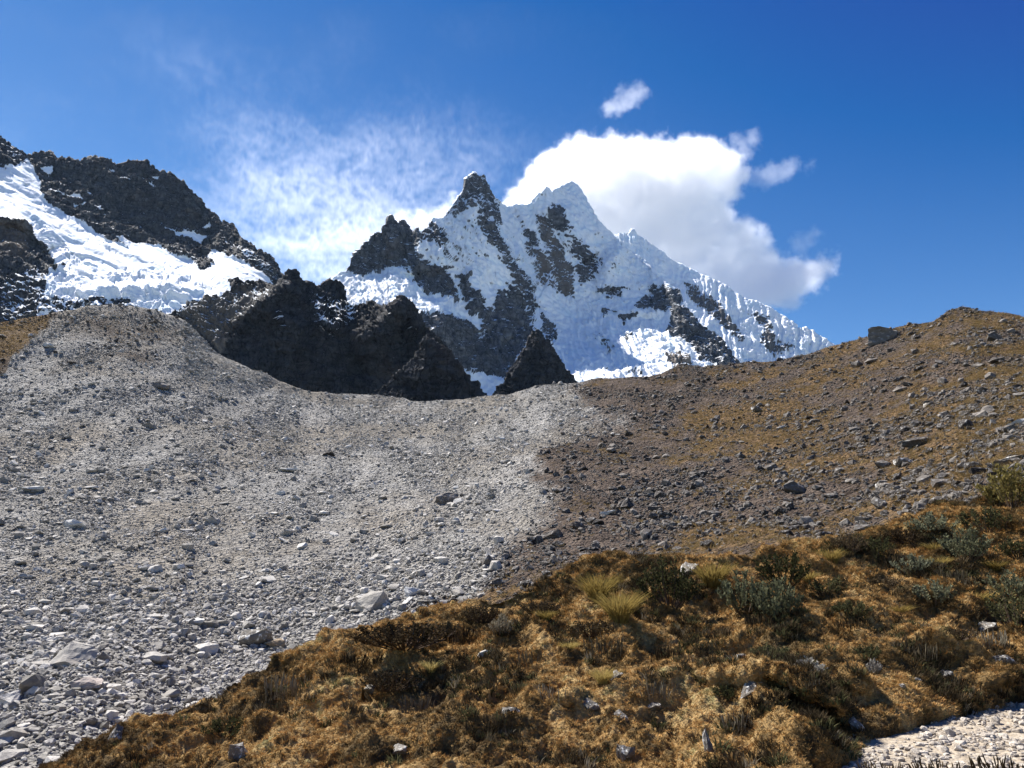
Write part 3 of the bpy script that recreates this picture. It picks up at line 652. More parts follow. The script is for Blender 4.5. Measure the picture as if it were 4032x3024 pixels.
# ------------------------------------------------------------------ near bank, stony bed, ground underfoot
crestF = line([(-900, 3330), (-300, 3150)] + Z6([(230, 1618), (340, 1530), (520, 1470), (700, 1380), (820, 1300), (950, 1285), (1180, 1180), (1400, 1090), (1550, 1030), (1700, 960), (1850, 870), (2000, 800)]) +
              Z7([(0, 880), (300, 810), (500, 750), (700, 690), (900, 630), (1180, 590), (1400, 490), (1700, 430), (1850, 420)]) + Z8([(100, 430), (550, 400), (850, 310), (1000, 285), (1300, 250), (1500, 230), (1650, 130), (1900, 80), (2114, 0)]) + [(4400, 1800), (4900, 1700)])
tpsF = TPS([(146, 3024, 18), (-700, 3280, 16.5), (600, 2817, 19), (1300, 2496, 20), (1770, 2368, 21), (2250, 2232, 22), (2970, 2171, 24), (3480, 2069, 27), (4032, 1900, 31), (4800, 1720, 36),
            (600, 3024, 15.6), (1300, 3024, 13), (2000, 3024, 12), (2500, 3024, 11.9), (2500, 2600, 16.2), (1900, 2700, 15.2), (3000, 2600, 16.3), (3000, 2950, 12.0), (3300, 2850, 13.7), (3500, 2500, 18), (4032, 2400, 21.5),
            (4032, 2640, 19.0), (4032, 2720, 18.7), (4032, 2800, 18.6), (3750, 2700, 17.2), (3750, 2790, 16.2), (3750, 2880, 16.4), (3150, 3024, 10.8), (3500, 2960, 14.2), (3500, 3060, 14.6), (3900, 3024, 17), (0, 3400, 12.5), (2000, 3400, 9.3), (3300, 3400, 10.5), (4800, 2600, 18.5), (4800, 3300, 14)])
ribsF = [(Z8([(300, 1100), (480, 1100), (620, 1080), (820, 1150), (1000, 1260), (1180, 1400), (1290, 1500)]), 1.3, 80, 36), (Z8([(760, 1260), (950, 1400), (1080, 1540), (1140, 1640)]), -1.1, 60, 80),
         (Z8([(820, 620), (960, 760), (1100, 900), (1250, 1050)]), -.45, 60, 90), (Z8([(560, 860), (760, 950), (950, 1010), (1150, 1090)]), .35, 60, 30), (Z8([(1100, 1140), (1180, 1180), (1290, 1240)]), .4, 40, 30),
         (Z7([(1100, 1020), (1180, 1150), (1300, 1190)]), -.4, 60, 70), (Z7([(1330, 1260), (1450, 1230), (1560, 1230)]), .5, 30, 45), (Z7([(1780, 760), (1850, 900), (1960, 980)]), -.4, 60, 70),
         (Z7([(450, 920), (800, 900), (960, 960)]), -.3, 60, 50), (Z7([(1480, 1560), (1640, 1600), (1800, 1640)]), -.4, 60, 60), (Z7([(860, 920), (960, 900), (1080, 930)]), .35, 35, 30), (Z7([(200, 1180), (300, 1240)]), .3, 50, 40),
         (Z8([(0, 700), (150, 800), (250, 850)]), -.4, 70, 70), (Z8([(1900, 1160), (2000, 1130), (2100, 1150)]), .4, 40, 50), (Z8([(1850, 840), (1960, 850), (2050, 900)]), .3, 40, 40), (Z7([(900, 1330), (1080, 1300), (1180, 1380)]), .35, 45, 40)]
xsF = np.concatenate([np.linspace(-900, -60, 70, endpoint=False), np.linspace(-60, 4100, 1010), np.linspace(4100, 4900, 70)[1:]])
PF, XF, YF = relief(0, 0, 0, 330, crestF, line([(-900, 3500), (4900, 3500)]), tpsF, ribsF, (9, .28, .42), xs=xsF)
NF = grid_normals(PF); NF = NF if NF[..., 2].mean() > 0 else -NF
x, y, z = PF[..., 0], PF[..., 1], PF[..., 2]
hum = fbm(x / 2.4, y / 2.4, z / 2.4, octs=2, seed=401)
b1 = np.abs(pnoise(x / .95, y / .95, z / .95, seed=411)); b2 = np.abs(pnoise(x / .42, y / .42, z / .42, seed=413))
b3 = np.abs(pnoise(x / .17, y / .17, z / .17, seed=417)); b4 = pnoise(x / .07, y / .07, z / .07, seed=419)
fF = .45 * sstep(0, .03, np.linspace(0, 1, PF.shape[0]))[:, None] + .55
flat_ = 1 - .7 * sstep(3200, 3600, XF) * sstep(2420, 2780, YF)
b0 = fbm(x / .95, y / .95, z / .95, octs=4, seed=431, gain=.55)
dF = (.50 * hum + .50 * b0 + .26 * (b1 - .25) + .14 * (b2 - .25) + .08 * (b3 - .3) + .016 * b4) * fF * flat_
PF = PF + NF * dF[..., None]
NF = grid_normals(PF); NF = NF if NF[..., 2].mean() > 0 else -NF
FF = grid_faces(*XF.shape); VF = PF.reshape(-1, 3)

def veg_color(t, bright=1.0):
    """patchy moss and dry-grass colour of the bank, by place"""
    p = t.n.new('ShaderNodeNewGeometry').outputs['Position']
    a = t.noise(.45, 4, .6, vec=p); b = t.noise(2.2, 4, .65, vec=p); c = t.noise(9.0, 3, .6, vec=p)
    f = t.math('ADD', t.math('MULTIPLY', a, .45), t.math('ADD', t.math('MULTIPLY', b, .4), t.math('MULTIPLY', c, .15)))
    k = bright
    return t.ramp(f, [(.37, (.038 * k, .027 * k, .016 * k)), (.455, (.095 * k, .064 * k, .029 * k)), (.51, (.20 * k, .122 * k, .046 * k)), (.57, (.265 * k, .182 * k, .084 * k)), (.63, (.175 * k, .148 * k, .066 * k)), (.70, (.085 * k, .070 * k, .036 * k))])

def mat_bank():
    t = NT('moss_bank')
    col = veg_color(t, 1.15)
    h = t.math('ADD', t.noise(14, 6, .7), t.math('MULTIPLY', t.voro(22), -.5))
    return t.bsdf(col, 1.0, .05, t.bump(h, 1.0, .05))
M_bank = mat_bank()
link('hillside', mesh_from('hillside', VF, FF), M_bank, kind='structure')

# stony bed beside the bank
def bed_z(x, y):
    return -2.45 + .05 * fbm(x / 2.0, y / 2.0, octs=3, seed=501) + .012 * (y - 13) - .6 * sstep(4.6, 3.6, x) + .05 * np.maximum(0, x - 9)
bx_, by_ = np.meshgrid(np.linspace(3.2, 40, 240), np.linspace(3.5, 34, 200))
PB = np.stack([bx_, by_, bed_z(bx_, by_) + .02 * pnoise(bx_ / .3, by_ / .3, seed=505)], -1)
def mat_bed():
    t = NT('bed_gravel')
    c = t.ramp(t.noise(5, 8, .7), [(.3, (.22, .175, .125)), (.5, (.34, .285, .215)), (.7, (.46, .41, .34))])
    return t.bsdf(c, .95, .1, t.bump(t.math('SUBTRACT', t.noise(18, 6, .7), t.voro(14)), .8, .04))
link('stony_path', mesh_from('stony_path', PB, grid_faces(*bx_.shape)), mat_bed(), kind='structure')

# the ground the camera stands on, and the valley floor under everything
ga, gr = np.meshgrid(np.linspace(-math.pi, math.pi, 121), np.concatenate([np.linspace(0.05, 12, 60), np.geomspace(13, 60, 20)]))
gx, gy = gr * np.sin(ga), gr * np.cos(ga)
gz = -1.62 - 2.2 * sstep(1.5, 8.5, gy + .12 * gx) + .07 * fbm(gx / .8, gy / .8, octs=3, seed=511) - 14 * sstep(11, 60, gr)
link('near_ground', mesh_from('near_ground', np.stack([gx, gy, gz], -1), grid_faces(*gx.shape)[:, ::-1]), M_bank, kind='structure')
ga, gr = np.meshgrid(np.linspace(-math.pi, math.pi, 97), np.geomspace(1, 4900, 36))
gz = -16.0 - .004 * gr + 0 * gr
link('valley_floor', mesh_from('valley_floor', np.stack([gr * np.sin(ga), gr * np.cos(ga), gz], -1), grid_faces(*ga.shape)[:, ::-1]), M_scree, kind='structure')

# ------------------------------------------------------------------ stones
import bmesh
def rock_mesh(name, seed, dims, npts=20, box=.55, mat=None, rough=0, jag=.06):
    """angular stone: hull of scattered points, unit size, resting on z = 0 about a third sunk"""
    r = np.random.default_rng(seed)
    p = r.normal(size=(npts, 3)); p /= np.linalg.norm(p, axis=1, keepdims=True)
    m = np.abs(p).max(1, keepdims=True)
    p = p * (1 - box) + p / m * box * .86
    p *= r.uniform(.78, 1.0, (npts, 1)) * np.array(dims)
    bm = bmesh.new()
    for q in p: bm.verts.new(q)
    g = bmesh.ops.convex_hull(bm, input=bm.verts)
    bmesh.ops.delete(bm, geom=list({e for e in list(g["geom_interior"]) + list(g["geom_unused"]) if isinstance(e, bmesh.types.BMVert)}), context='VERTS')
    if rough:
        bmesh.ops.triangulate(bm, faces=bm.faces)
        bmesh.ops.subdivide_edges(bm, edges=bm.edges, cuts=rough, use_grid_fill=True)
        co = np.array([v.co for v in bm.verts])
        n = fbm(co[:, 0] * 2.2 + seed, co[:, 1] * 2.2, co[:, 2] * 2.6, octs=4, seed=seed, gain=.6) * jag * 2.2 - jag * .8 * (1 - ridged(co[:, 0] * 1.7, co[:, 1] * 1.7 + seed, co[:, 2] * 3.4, octs=2, seed=seed + 3))
        bm.normal_update()
        for v, d in zip(bm.verts, n): v.co += v.normal * float(d)
    me = bpy.data.meshes.new(name); bm.to_mesh(me); bm.free()
    if mat: me.materials.append(mat)
    return me

def mat_stone(name, lo, hi, tint=(1, 1, 1), patch=None, scale=3.0):
    t = NT(name)
    rnd = t.rand()
    base = t.ramp(rnd, [(0.0, lo), (0.55, tuple(.6 * a + .4 * b for a, b in zip(lo, hi))), (1.0, hi)])
    n = t.noise(scale, 7, .65)
    col = t.mix(1.0, base, t.ramp(n, [(.3, .62), (.5, .95), (.7, 1.15)]), 'MULTIPLY')
    col = t.mix(t.math('MULTIPLY', t.rangem(t.noise(scale * .6, 4, .6), .5, .68), .5), col, t.mix(1.0, col, tint, 'MULTIPLY'))
    if patch:
        col = t.mix(t.rangem(t.noise(scale * 1.8, 5, .7), .54, .62), col, patch)
    return t.bsdf(col, .9, .2, t.bump(t.noise(scale * 3, 8, .7), .6, .12))
M_grey = mat_stone('pale_grey_stone', (.18, .166, .145), (.56, .53, .485), (1.0, .90, .80))
M_white = mat_stone('white_stone', (.42, .41, .39), (.56, .55, .52), (.95, .9, .84))
M_dark2 = mat_stone('dark_stone', (.030, .025, .022), (.19, .168, .146), (1.05, .92, .80), (.26, .25, .235))
M_cobble = mat_stone('pale_cobble', (.34, .29, .235), (.62, .56, .48), (.95, .88, .8))
M_lichen = mat_stone('lichen_stone', (.13, .115, .098), (.27, .245, .21), (.95, .86, .74), (.62, .61, .58))
M_tan = mat_stone('tan_stone', (.24, .185, .125), (.29, .225, .155), (1.0, .9, .8))
M_pink = mat_stone('pink_grey_stone', (.30, .255, .23), (.34, .295, .265), (1.0, .93, .9))

SHAPES = [(.58, .46, .38), (.52, .48, .44), (.66, .44, .28), (.60, .50, .26), (.48, .44, .50), (.62, .40, .38), (.54, .52, .36), (.70, .46, .22)]
def protos(prefix, mat, n=8, npts=18):
    return [rock_mesh(prefix, 900 + 17 * i + npts, SHAPES[i % 8], npts, .6, mat) for i in range(n)]
P_grey = protos('stone', M_grey); P_dark = protos('stone', M_dark2, npts=17); P_cob = protos('cobble', M_cobble, npts=26)

def scatter(name, pts, scl, rot, pick, meshes, label, cat):
    """uncountable small things: one object, placed by geometry nodes"""
    col = bpy.data.collections.new(name + '_kinds')
    for i, m in enumerate(meshes):
        col.objects.link(bpy.data.objects.new('%s_kind_%02d' % (name, i), m))
    me = bpy.data.meshes.new(name)
    n = len(pts)
    me.vertices.add(n); me.vertices.foreach_set('co', np.asarray(pts, np.float32).ravel())
    for an, av in (('scl', scl), ('rot', rot)):
        a = me.attributes.new(an, 'FLOAT_VECTOR', 'POINT'); a.data.foreach_set('vector', np.asarray(av, np.float32).ravel())
    a = me.attributes.new('pick', 'INT', 'POINT'); a.data.foreach_set('value', np.asarray(pick, np.int32))
    ng = bpy.data.node_groups.new(name, 'GeometryNodeTree')
    ng.interface.new_socket('Geometry', in_out='INPUT', socket_type='NodeSocketGeometry')
    ng.interface.new_socket('Geometry', in_out='OUTPUT', socket_type='NodeSocketGeometry')
    N_, L_ = ng.nodes, ng.links
    gi, go = N_.new('NodeGroupInput'), N_.new('NodeGroupOutput')
    ip = N_.new('GeometryNodeInstanceOnPoints'); ci = N_.new('GeometryNodeCollectionInfo')
    ci.inputs['Collection'].default_value = col; ci.inputs['Separate Children'].default_value = True; ci.inputs['Reset Children'].default_value = True
    def na(nm, ty):
        q = N_.new('GeometryNodeInputNamedAttribute'); q.data_type = ty; q.inputs[0].default_value = nm
        return q.outputs[0]
    er = N_.new('FunctionNodeEulerToRotation')
    L_.new(gi.outputs[0], ip.inputs['Points']); L_.new(ci.outputs[0], ip.inputs['Instance'])
    ip.inputs['Pick Instance'].default_value = True
    L_.new(na('pick', 'INT'), ip.inputs['Instance Index']); L_.new(na('rot', 'FLOAT_VECTOR'), er.inputs[0])
    L_.new(er.outputs[0], ip.inputs['Rotation']); L_.new(na('scl', 'FLOAT_VECTOR'), ip.inputs['Scale'])
    L_.new(ip.outputs[0], go.inputs[0])
    o = link(name, me, None, kind='stuff', label=label, category=cat)
    md = o.modifiers.new('scatter', 'NODES'); md.node_group = ng
    return o

def pick_on(P, ok, n, r, weight=None):
    """random places on a relief surface, by real area"""
    du = np.linalg.norm(np.gradient(P, axis=1), axis=-1); dv = np.linalg.norm(np.gradient(P, axis=0), axis=-1)
    w = (du * dv * ok).ravel()
    if weight is not None: w = w * weight.ravel()
    idx = r.choice(len(w), n, p=w / w.sum())
    i, j = np.unravel_index(idx, ok.shape)
    i = np.clip(i, 0, P.shape[0] - 2); j = np.clip(j, 0, P.shape[1] - 2)
    a, b = r.random(n)[:, None], r.random(n)[:, None]
    return P[i, j] * (1 - a) * (1 - b) + P[i, j + 1] * (1 - a) * b + P[i + 1, j] * a * (1 - b) + P[i + 1, j + 1] * a * b, i, j

def inview(p, m=60):
    px, py = to_px(p)
    return (px > -m) & (px < W0 + m) & (py > -m) & (py < H0 + m)

def rocks_on(P, X, Y, N, ok, n, smin, smax, alpha, r, hidden):
    p, i, j = pick_on(P, ok, n, r)
    u = r.random(n)
    s = (smin ** (-alpha) + u * (smax ** (-alpha) - smin ** (-alpha))) ** (-1 / alpha)
    p = p + N[i, j] * (s * .10)[:, None]
    q = to_px(p)
    vis = inview(p, 0) & (q[1] < hidden(q[0]))
    return p, s, vis

GROUPS = {}
def thing_rock(p, s, rz, mesh, label, group=None, sz=1.0, tilt=(0, 0)):
    o = bpy.data.objects.new('boulder' if s > .45 else 'stone', mesh)
    C.objects.link(o)
    o.location = p; o.scale = (s, s, s * sz); o.rotation_euler = (tilt[0], tilt[1], rz)
    o['label'] = label; o['category'] = 'boulder' if s > .45 else 'stone'
    if group: o['group'] = group
    return o

def at_surface(P, px, py, hide=None):
    """point of a relief surface that shows at a pixel of the photograph (nearest one)"""
    qx, qy = to_px(P)
    d = np.hypot(qx - px, qy - py)
    i = np.argmin(d)
    i, j = np.unravel_index(i, d.shape)
    return P[i, j].copy(), (i, j)

r1 = np.random.default_rng(11)
okM = np.ones(XM.shape); okM[-8:] = 0
visM = (XM > -120) & (XM < 4150)

# where a boulder lies, in words; first match wins
LBL_GREY = [((lambda x, y: y < 1480 and x < 800), 'high on the left shoulder of the scree, below the glacier'),
            ((lambda x, y: y < 1680 and x < 1300), 'in the upper scree below the black spurs, left part'),
            ((lambda x, y: y < 1680), 'in the upper scree near its crest below the black pyramid'),
            ((lambda x, y: y < 2000 and x < 650), 'on the left side of the scree, halfway up'),
            ((lambda x, y: y < 2000 and x < 1400), 'in the middle of the scree, halfway up'),
            ((lambda x, y: y < 2000), 'halfway up the scree near its brown right edge'),
            ((lambda x, y: y < 2350 and x < 700), 'in the lower left part of the scree'),
            ((lambda x, y: y < 2350 and x < 1400), 'in the lower middle part of the scree'),
            ((lambda x, y: x > 1300), 'at the foot of the scree behind the mossy bank, right end'),
            ((lambda x, y: x > 650), 'at the foot of the scree just behind the mossy bank'),
            ((lambda x, y: True), 'among the heaped stones at the bottom left of the scree')]
LBL_DARK = [((lambda x, y: x < 1000), 'on the brown patch at the far left crest'),
            ((lambda x, y: y < 1480 and x > 3500), 'high on the brown slope under its summit'),
            ((lambda x, y: y < 1620 and x < 2900), 'near the low brown skyline beside the scree'),
            ((lambda x, y: y < 1620), 'on the upper brown slope right of the snow peak'),
            ((lambda x, y: y < 1850 and x > 3400), 'on the right side of the brown slope, halfway up'),
            ((lambda x, y: y < 1850), 'in the middle of the brown slope, halfway up'),
            ((lambda x, y: x < 2500), 'where the brown slope meets the grey scree'),
            ((lambda x, y: x > 3300), 'low on the brown slope at the far right'),
            ((lambda x, y: True), 'at the foot of the brown slope above the bushes')]
SHAPE_WORD = ['wedge-shaped', 'blocky', 'flat', 'flat', 'blocky', 'wedge-shaped', 'rounded', 'flat']
okrock = sstep(-.25, .35, fbm(PM[..., 0] / 7, PM[..., 1] / 10, octs=3, seed=621)) + .12
sort_ = .35 + sstep(-.2, .3, fbm(PM[..., 0] / 6, PM[..., 1] / 18, octs=3, seed=623))
def spread(P, X, Y, N, ok, n, smin, smax, alpha, meshes, labels, name, lab, cat, r, tone, keep=300):
    p, s, vis = rocks_on(P, X, Y, N, ok, n, smin, smax, alpha, r, lambda x: crestF(x) + 20)
    app = np.where(vis, s / np.linalg.norm(p, axis=1), 0)
    top = np.argsort(-app)[:keep]
    single = np.zeros(n, bool); single[top] = True
    rz = r.random(n) * 6.283
    pk = r.integers(0, len(meshes), n)
    tl = r.normal(0, .16, (n, 2)) + np.array([.30, 0])
    fl = r.uniform(.7, 1.1, n)
    for k in top:
        q = to_px(p[k])
        for cond, where in labels:
            if cond(q[0], q[1]): break
        thing_rock(p[k], s[k], rz[k], meshes[pk[k]], '%s %s %s lying %s' % (SHAPE_WORD[pk[k] % 8], tone, 'boulder' if s[k] > .45 else 'stone', where), 'loose boulders ' + where, fl[k])
    m = ~single & (inview(p, 250))
    rot = np.stack([r.normal(0, .35, n), r.normal(0, .35, n), rz], -1)
    scatter(name, p[m], np.stack([s, s, s * fl], -1)[m], rot[m], pk[m], meshes, lab, cat)
bb = sstep(.15, .85, brownM)
greyok = okM * (1 - bb) * visM; brownok = okM * bb * visM

# boulders one can pick out in the photograph: pixel of the middle of the foot, width in pixels, shape, label
def named(P, px, py, w, mesh, label, rz=0.0, sz=1.0, lift=.05, tilt=(0, 0), name='boulder', minr=None):
    p, (i, j) = at_surface(P, px, py)
    rg = float(np.linalg.norm(p))
    wid = w * rg / FPX
    vx = [v.co.x for v in mesh.vertices]; s = wid / (max(vx) - min(vx))
    p[2] += lift * wid
    o = bpy.data.objects.new(name, mesh); C.objects.link(o)
    o.location = p; o.scale = (s, s, s * sz); o.rotation_euler = (tilt[0], tilt[1], rz)
    o['label'] = label; o['category'] = name
    return o
def big(seed, dims, mat, npts=16, box=.7, jag=.05): return rock_mesh('boulder', seed, dims, npts, box, mat, 4, jag)
VB_G = [big(2000 + i, SHAPES[i], M_grey) for i in range(4)]
VB_W = [big(2020 + i, ((.62, .46, .22), (.6, .5, .3), (.7, .45, .18))[i], M_white) for i in range(3)]
VB_D = [big(2040 + i, ((.5, .45, .5), (.6, .5, .42), (.7, .45, .26))[i], M_dark2, 14, .5) for i in range(3)]
VB_L = [big(2060 + i, ((.5, .4, .45), (.62, .4, .3), (.45, .4, .6))[i], M_lichen) for i in range(3)]
Lb = [
 (279, 2610, 150, big(2100, (.6, .5, .42), M_grey), 'large grey boulder with a deep shadowed hollow beside it, bottom left of the scree', .4, 1.0, (.1, .35)),
 (136, 2715, 80, big(2101, (.5, .45, .55), M_grey), 'upright blocky pale boulder left of the flat pinkish slab', .3, 1.0, (0, .1)),
 (348, 2700, 105, big(2102, (.7, .5, .24), M_pink), 'flat pinkish slab among the stones at the bottom left', .15, 1.0, (0, .0)),
 (44, 2760, 75, big(2103, (.5, .45, .45), M_grey), 'rounded grey boulder at the left picture edge below the blocky pale one', .9, .9, (0, 0)),
 (760, 2450, 78, VB_W[0], 'clean white flat-topped boulder alone on the lower scree', .2, 1.0, (0, .05)),
 (1015, 2530, 125, big(2104, (.62, .5, .42), M_lichen), 'large boulder with pale top and black front, beside the tan block', .2, 1.0, (0, -.15)),
 (1092, 2545, 80, big(2105, (.6, .42, .34), M_tan), 'tan ochre block leaning at the foot of the scree', -.25, 1.0, (0, -.15)),
 (804, 2570, 80, VB_G[0], 'grey wedge with a dark underside left of the black-fronted boulder', .5, 1.0, (0, .1)),
 (285, 2070, 84, VB_W[1], 'big white rounded boulder on the left of the scree below its middle', .1, .85, (0, 0)),
 (57, 2450, 56, VB_G[1], 'flat-topped boulder casting a shadow at the left picture edge', .2, 1.0, (0, 0)),
 (104, 2270, 52, VB_G[3], 'low flat-topped boulder above the one at the left edge', .6, 1.0, (0, 0)),
 (842, 2055, 60, VB_G[2], 'brownish tilted slab on the middle of the scree', .3, 1.3, (.1, .3)),
 (614, 2245, 56, VB_G[1], 'leaning grey block beside the dark earth ledge on the scree', 1.2, 1.2, (0, .3)),
 (1469, 2385, 120, big(2106, (.58, .5, .48), M_grey), 'largest rounded boulder with white top at the foot of the scree', .5, 1.0, (0, 0)),
 (1625, 2335, 85, big(2107, (.55, .45, .42), M_white), 'white pointed boulder behind the largest rounded one', .9, 1.0, (0, .2)),
 (1600, 2370, 80, VB_W[1], 'white block wedged between the largest boulder and the pointed one', 2.0, .8, (0, -.1)),
 (1923, 2220, 66, VB_D[0], 'dark angular boulder at the right end of the white rubble', .4, 1.0, (0, .2)),
 (1967, 2300, 62, VB_D[1], 'black boulder leftmost of three standing on the brown strip', .2, .9, (0, 0)),
 (2076, 2310, 62, VB_D[0], 'black boulder in the middle of three on the brown strip', 1.4, .8, (0, .1)),
 (2194, 2298, 62, VB_D[2], 'black boulder rightmost of three on the brown strip', .3, 1.4, (0, .2)),
 (2093, 2160, 62, VB_G[0], 'grey wedge boulder where rubble meets the brown slope', .2, 1.0, (0, .1)),
 (2177, 2110, 90, big(2108, (.7, .4, .26), M_dark2), 'long dark wedge above the grey wedge boulder', -.3, 1.0, (0, -.15)),
 (2276, 2075, 60, big(2109, (.5, .45, .42), M_dark2, 9, .1), 'dark pyramid-shaped boulder right of the long dark wedge', .3, 1.2, (0, 0)),
 (2398, 2025, 70, VB_W[2], 'pale slab with speckled top on the lower brown slope', -.3, 1.0, (0, -.2)),
 (2469, 1995, 66, big(2110, (.5, .45, .42), M_dark2, 9, .1), 'black triangular boulder above the pale speckled slab', 1.0, 1.2, (0, 0)),
 (1696, 2105, 52, VB_W[2], 'flat white slab on the scree near its brown edge', .1, 1.0, (0, 0)),
 (1747, 1975, 110, big(2111, (.62, .5, .36), M_dark2), 'dark craggy outcrop sticking out of the grey scree', .5, .9, (0, 0)),
 (120, 1925, 84, VB_W[0], 'whitish humped boulder high on the left of the scree', .3, .9, (0, 0)),
 (190, 1362, 40, VB_W[1], 'grey boulder with a light top at the edge of the brown grass patch, far left', .3, .8, (0, .2)),
 (285, 1432, 36, VB_D[2], 'dark slanting rock below the brown grass patch', .3, 1.2, (0, .3)),
 (633, 1525, 66, VB_D[1], 'dark rock cluster on the upper left scree', .3, .7, (0, 0)),
 (16, 1895, 40, VB_G[1], 'blocky boulder cut by the left picture edge, halfway up', .1, 1.0, (0, 0)),
 (589, 1678, 52, VB_G[2], 'thin tilted slab on the upper middle scree', .4, 1.2, (.1, .2)),
 (1133, 1856, 80, VB_W[0], 'long white hump-backed boulder in the middle of the scree', .2, .8, (0, 0)),
 (1101, 1945, 40, VB_W[1], 'white block below the long hump-backed boulder', .8, 1.0, (0, 0)),
 (1291, 1792, 48, VB_D[2], 'dark boulder with light flat cap on the middle scree', .2, 1.2, (0, 0)),
 (566, 1985, 56, VB_G[3], 'two-tone flat boulder in the centre left of the scree', .2, 1.1, (0, 0)),
 (3914, 1338, 62, VB_D[1], 'dark boulder with pale front high on the right of the brown slope', .4, 1.0, (0, 0)),
 (3376, 1440, 46, VB_D[0], 'black boulder leftmost of the pair high on the brown slope', .4, .7, (0, 0)),
 (3430, 1428, 60, VB_D[2], 'low black boulder right of its blocky neighbour high on the slope', .2, 1.0, (0, 0)),
 (2984, 1618, 54, VB_L[1], 'white-topped boulder alone on the golden grass of the slope', .3, 1.0, (0, .1)),
 (3101, 1642, 34, VB_D[0], 'sharp dark boulder right of the white-topped one', .3, 1.1, (0, .3)),
 (3544, 1540, 56, VB_D[2], 'grey-topped dark slab in the middle of the upper brown slope', .2, 1.2, (0, 0)),
 (3652, 1600, 34, VB_L[0], 'small pale round boulder in the middle of the brown slope', .3, .8, (0, 0)),
 (3906, 1626, 52, big(2112, (.5, .4, .3), M_dark2, 9, .2), 'dark roof-shaped boulder on the right of the brown slope', .1, 1.0, (0, 0)),
 (3067, 1686, 44, VB_W[0], 'whitest boulder on the brown slope, below the sharp dark one', -.3, 1.0, (0, -.2)),
 (3624, 1752, 130, big(2113, (.75, .45, .24), M_dark2), 'largest dark slab outcrop in the middle right of the brown slope', -.1, 1.0, (0, .05)),
 (3958, 1826, 120, big(2114, (.75, .5, .16), M_lichen), 'broad pale slab tilted on its black edge at the right of the slope', -.4, 1.2, (.1, -.3)),
 (3569, 1828, 80, VB_L[1], 'pale flat boulder with a dark underside below the largest slab outcrop', -.1, 1.0, (0, 0)),
 (2917, 1800, 42, VB_D[0], 'black block low on the middle of the brown slope', .3, .9, (0, 0)),
 (3123, 1930, 90, VB_D[1], 'black hollowed outcrop low on the brown slope', .3, .9, (0, 0)),
 (3463, 1920, 42, VB_L[0], 'grey upright boulder above the square one, lower brown slope', .4, 1.0, (0, 0)),
 (3463, 1990, 60, VB_L[2], 'square grey-white boulder low on the brown slope', .4, .8, (0, 0)),
 (3725, 1995, 60, VB_W[2], 'white boulder on the right crest of the bushy bank', .3, 1.2, (0, 0)),
 (4009, 1672, 80, VB_W[1], 'cluster-like white boulder at the right picture edge on the slope', .3, .8, (0, 0)),
 (3920, 1424, 60, VB_D[2], 'dark flat boulder high on the right slope below the pale-fronted one', .1, 1.0, (0, 0))]
for a_ in Lb:
    named(PM, a_[0], a_[1], a_[2], a_[3], a_[4], a_[5], a_[6], tilt=a_[7])
# the squared boulder on the skyline: pale left face, dark right face
bm = bmesh.new()
prof = [(-.50, -.02), (-.50, .62), (-.38, .98), (-.05, 1.0), (.45, .80), (.72, .62), (.60, .25), (.42, .0)]
f0 = [bm.verts.new((x_, -.35 + .30 * max(0, -x_), z_)) for x_, z_ in prof]; f1 = [bm.verts.new((x_ * .9 + .1, .55, z_ * .95)) for x_, z_ in prof]
bm.faces.new(f0[::-1]); bm.faces.new(f1)
for k in range(8): bm.faces.new((f0[k], f0[(k + 1) % 8], f1[(k + 1) % 8], f1[k]))
bmesh.ops.triangulate(bm, faces=bm.faces); bmesh.ops.subdivide_edges(bm, edges=bm.edges, cuts=5, use_grid_fill=True)
bm.normal_update()
for v in bm.verts:
    c = np.array(v.co)
    v.co += v.normal * float(.16 * fbm(c[:1] * 2.6, c[1:2] * 2.6, c[2:] * 3.6, octs=4, seed=5)[0])
me = bpy.data.meshes.new('boulder'); bm.to_mesh(me); bm.free(); me.materials.append(mat_stone('weathered_stone', (.13, .12, .108), (.15, .14, .125), (1, .9, .8), (.24, .235, .22)))
named(PM, 3464, 1345, 104, me, 'huge squared boulder with pale left face standing on the brown skyline', -.35, .78, lift=-.12)

spread(PM, XM, YM, NM, greyok * sort_, 190000, .085, 1.15, 2.45, P_grey, LBL_GREY, 'scree_stones', 'loose pale stones and rubble covering the grey scree slope', 'rubble', r1, 'pale', 130)
spread(PM, XM, YM, NM, brownok * okrock, 70000, .08, 1.2, 2.05, P_dark, LBL_DARK, 'slope_stones', 'small dark stones strewn over the brown grassy slope', 'stones', r1, 'dark', 110)

heap = mask(XM, YM, 0.0, [([(-100, 2350), (700, 2350), (1500, 2230), (1950, 2160), (1900, 2330), (1300, 2560), (600, 2900), (-100, 3050)], 1.0, 70)], warp=60, wl_=200)
p, s_, vis = rocks_on(PM, XM, YM, NM, okM * visM * heap, 13000, .12, .62, 2.2, r1, lambda x: crestF(x) + 20)
rz = r1.random(len(p)) * 6.28
scatter('heaped_stones', p, np.stack([s_, s_, s_ * r1.uniform(.8, 1.2, len(p))], -1), np.stack([r1.normal(0, .35, len(p)), r1.normal(0, .35, len(p)), rz], -1), r1.integers(0, 8, len(p)), P_grey, 'heaped pale stones along the foot of the scree', 'rubble')

